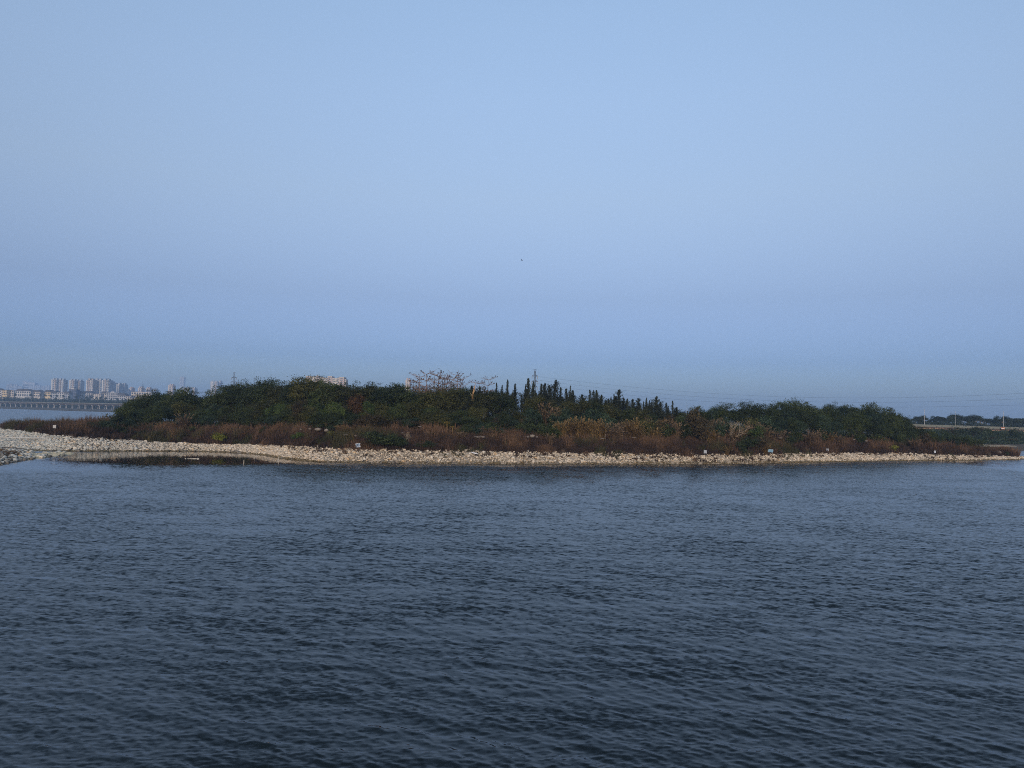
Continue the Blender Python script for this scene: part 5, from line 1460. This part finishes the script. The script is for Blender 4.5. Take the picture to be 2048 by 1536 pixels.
# ------------------------------------------------------------------ pylons and wires
def pylon_meshes(H):
    fr = MB()
    def half(z): return .5 + 2.2 * (1 - min(1, z / (H * .62))) if z < H * .62 else .5 * (1 - .35 * (z - H * .62) / (H * .38))
    zs = list(np.linspace(0, H * .62, 7)) + list(np.linspace(H * .62, H * .965, 8))[1:]
    for sx in (-1, 1):
        for sy in (-1, 1):
            fr.tube([(sx * half(z), sy * half(z), z) for z in zs], .075, 4)
    for z0, z1 in zip(zs[:-1], zs[1:]):
        for s in (-1, 1):
            for ax in (0, 1):
                p = [(-half(z0), s * half(z0), z0), (half(z1), s * half(z1), z1)]; q = [(half(z0), s * half(z0), z0), (-half(z1), s * half(z1), z1)]
                if ax: p = [(y_, x_, z_) for x_, y_, z_ in p]; q = [(y_, x_, z_) for x_, y_, z_ in q]
                fr.tube(p, .03, 3, False); fr.tube(q, .03, 3, False)
    arms = []
    for k, (f_, ln) in enumerate(((.66, 1.75), (.765, 2.0), (.87, 1.75))):
        mb = MB(); z = H * f_
        mb.tube([(-ln, 0, z + .25), (ln, 0, z + .25)], .07, 4)
        for s in (-1, 1):
            for sy in (-.3, .3):
                mb.tube([(s * .45, sy, z), (s * ln, 0, z + .25)], .14, 4); mb.tube([(s * .45, sy, z + 1.0), (s * ln, 0, z + .25)], .09, 4)
        mb2 = MB()
        for s in (-1, 1): mb2.tube([(s * ln, 0, z + .2), (s * ln, 0, z - 1.5)], .17, 5)
        arms.append((mb.mesh("crossarm"), mb2.mesh("insulator")))
    tp = MB()
    for s in (-1, 1): tp.tube([(0, 0, H * .955), (s * .9, 0, H)], .08, 4)
    tp.tube([(-.9, 0, H), (.9, 0, H)], .07, 4); tp.tube([(0, 0, H * .955), (0, 0, H * 1.015)], .07, 4)
    return fr.mesh("lattice_frame"), arms, tp.mesh("peak")
PYH = 32.0
PY = pylon_meshes(PYH)
def pylon(px, ty, Y, zb, label, rz=0.0, mat=STEEL_D):
    t = at_depth(px, ty, Y); s = (t[2] - zb) / PYH
    rt = empty("steel_pylon", (t[0], Y, zb), rz, s)
    link("lattice_frame", PY[0], mat, rt)
    for a_, i_ in PY[1]:
        o = link("crossarm", a_, mat, rt); link("insulator", i_, STEEL, o)
    link("peak", PY[2], mat, rt)
    tag(rt, label, "pylon", "steel lattice pylons")
    return rt, s
main, ms_ = pylon(1070, 739, 480, 3.0, "nearest steel lattice pylon, rising among the casuarinas", R(18))
pylon(468.5, 745, 620, 3.0, "slim steel lattice pylon above the left grove", R(18))
pylon(216, 757, 1700, 8.0, "steel pylon in front of the striped towers", R(20)); pylon(286, 767.5, 1750, 8.0, "faint steel pylon above the long cream hall", R(20))
WIRES = [([(1073, 754), (1120, 757), (1180, 765), (1276, 775.5), (1400, 786.3), (1556, 792.8), (1728, 795.8), (1884, 792.8), (2048, 787), (2300, 772)], "uppermost power wire running right from the pylon"),
         ([(1073, 760.5), (1120, 765), (1180, 773), (1276, 784), (1440, 796.6), (1556, 801.8), (1728, 804.3), (1884, 802.5), (2048, 798), (2300, 785)], "middle power wire running right from the pylon"),
         ([(1073, 767.5), (1120, 773), (1180, 781), (1276, 792.5), (1440, 805), (1494, 807.8), (1620, 812), (1728, 813.8), (1845, 813.6), (2048, 810), (2300, 799)], "lowest power wire running right from the pylon")]
for pts, lab in WIRES:
    xs = np.array([p[0] for p in pts]); ys = np.array([p[1] for p in pts])
    pc = np.polyfit((xs - 1600) / 600, ys, 4)
    P = []
    for x_ in np.linspace(1072, 2300, 60):
        y_ = np.polyval(pc, (x_ - 1600) / 600)
        P.append(at_depth(x_, y_, 480 - 130 * (x_ - 1072) / 1228))
    o = MB().tube(P, .028, 4).build("power_line", WIRE)
    tag(o, lab, "power line")

# ------------------------------------------------------------------ birds
def bird(px, py_, Y, span, label, bank, mat):
    rt = MB()
    b = span
    pts = [(-.30 * b, 0, 0), (-.15 * b, 0, .015 * b), (.05 * b, 0, .02 * b), (.2 * b, 0, .01 * b), (.27 * b, 0, .005 * b)]
    rt.tube(pts, [.012 * b, .05 * b, .075 * b, .05 * b, .012 * b], 8)
    me = rt.mesh("body")
    root = empty("bird", at_depth(px, py_, Y), R(150)); root.rotation_euler = (bank, R(-8), R(150))
    link("body", me, mat, root)
    for s in (-1, 1):
        w_ = MB()
        top = [(.12, .05, .03), (.14, .28, .14), (.02, .55, .10), (-.06, .52, .10), (-.08, .25, .13), (-.10, .05, .03)]
        V = [(x_ * b, s * y_ * b, z_ * b) for x_, y_, z_ in top] + [(x_ * b, s * y_ * b, z_ * b - .012 * b) for x_, y_, z_ in top]
        F = [(0, 1, 4, 5), (1, 2, 3, 4), (6, 11, 10, 7), (7, 10, 9, 8)] + [(i, i + 6, (i + 1) % 6 + 6, (i + 1) % 6) for i in range(6)]
        w_.add(V, F).build("wing", mat, root)
    tl = MB(); tl.prism([(-.30 * b, -.004 * b), (-.42 * b, -.004 * b), (-.42 * b, .006 * b), (-.30 * b, .006 * b)], -.06 * b, .06 * b); tl.build("tail", mat, root)
    tag(root, label, "bird")
FEA = plain("feather_dark", (.03, .03, .035), .8)
bird(1043.2, 520.5, 150, .66, "small dark bird gliding over the middle of the island", R(25), FEA)
bird(695.5, 474.5, 260, .5, "faint distant bird higher up at the left", R(5), plain("feather_grey", (.10, .10, .11), .8))

# ------------------------------------------------------------------ haze
mb = MB(); mb.box(-6600, 6600, -420, 7600, -6.0, 200.0)
m = bpy.data.materials.new("haze_air"); m.use_nodes = True
nt = m.node_tree
nt.nodes.remove(nt.nodes["Principled BSDF"])
pv = nt.nodes.new("ShaderNodeVolumePrincipled")
pv.inputs["Color"].default_value = (.43, .63, .92, 1); pv.inputs["Density"].default_value = .00021; pv.inputs["Anisotropy"].default_value = 0.0
nt.links.new(pv.outputs[0], nt.nodes["Material Output"].inputs["Volume"])
o = mb.build("haze", m)
tag(o, "pale blue haze filling the air over the lake", "haze", None, 'stuff')

scene.render.engine = 'CYCLES'
scene.cycles.max_bounces = 6
scene.cycles.diffuse_bounces = 2
scene.cycles.glossy_bounces = 3
scene.cycles.transmission_bounces = 2
scene.cycles.transparent_max_bounces = 8
scene.cycles.volume_bounces = 1
scene.cycles.use_denoising = False
scene.cycles.filter_width = 1.0
scene.cycles.sample_clamp_indirect = 4.0
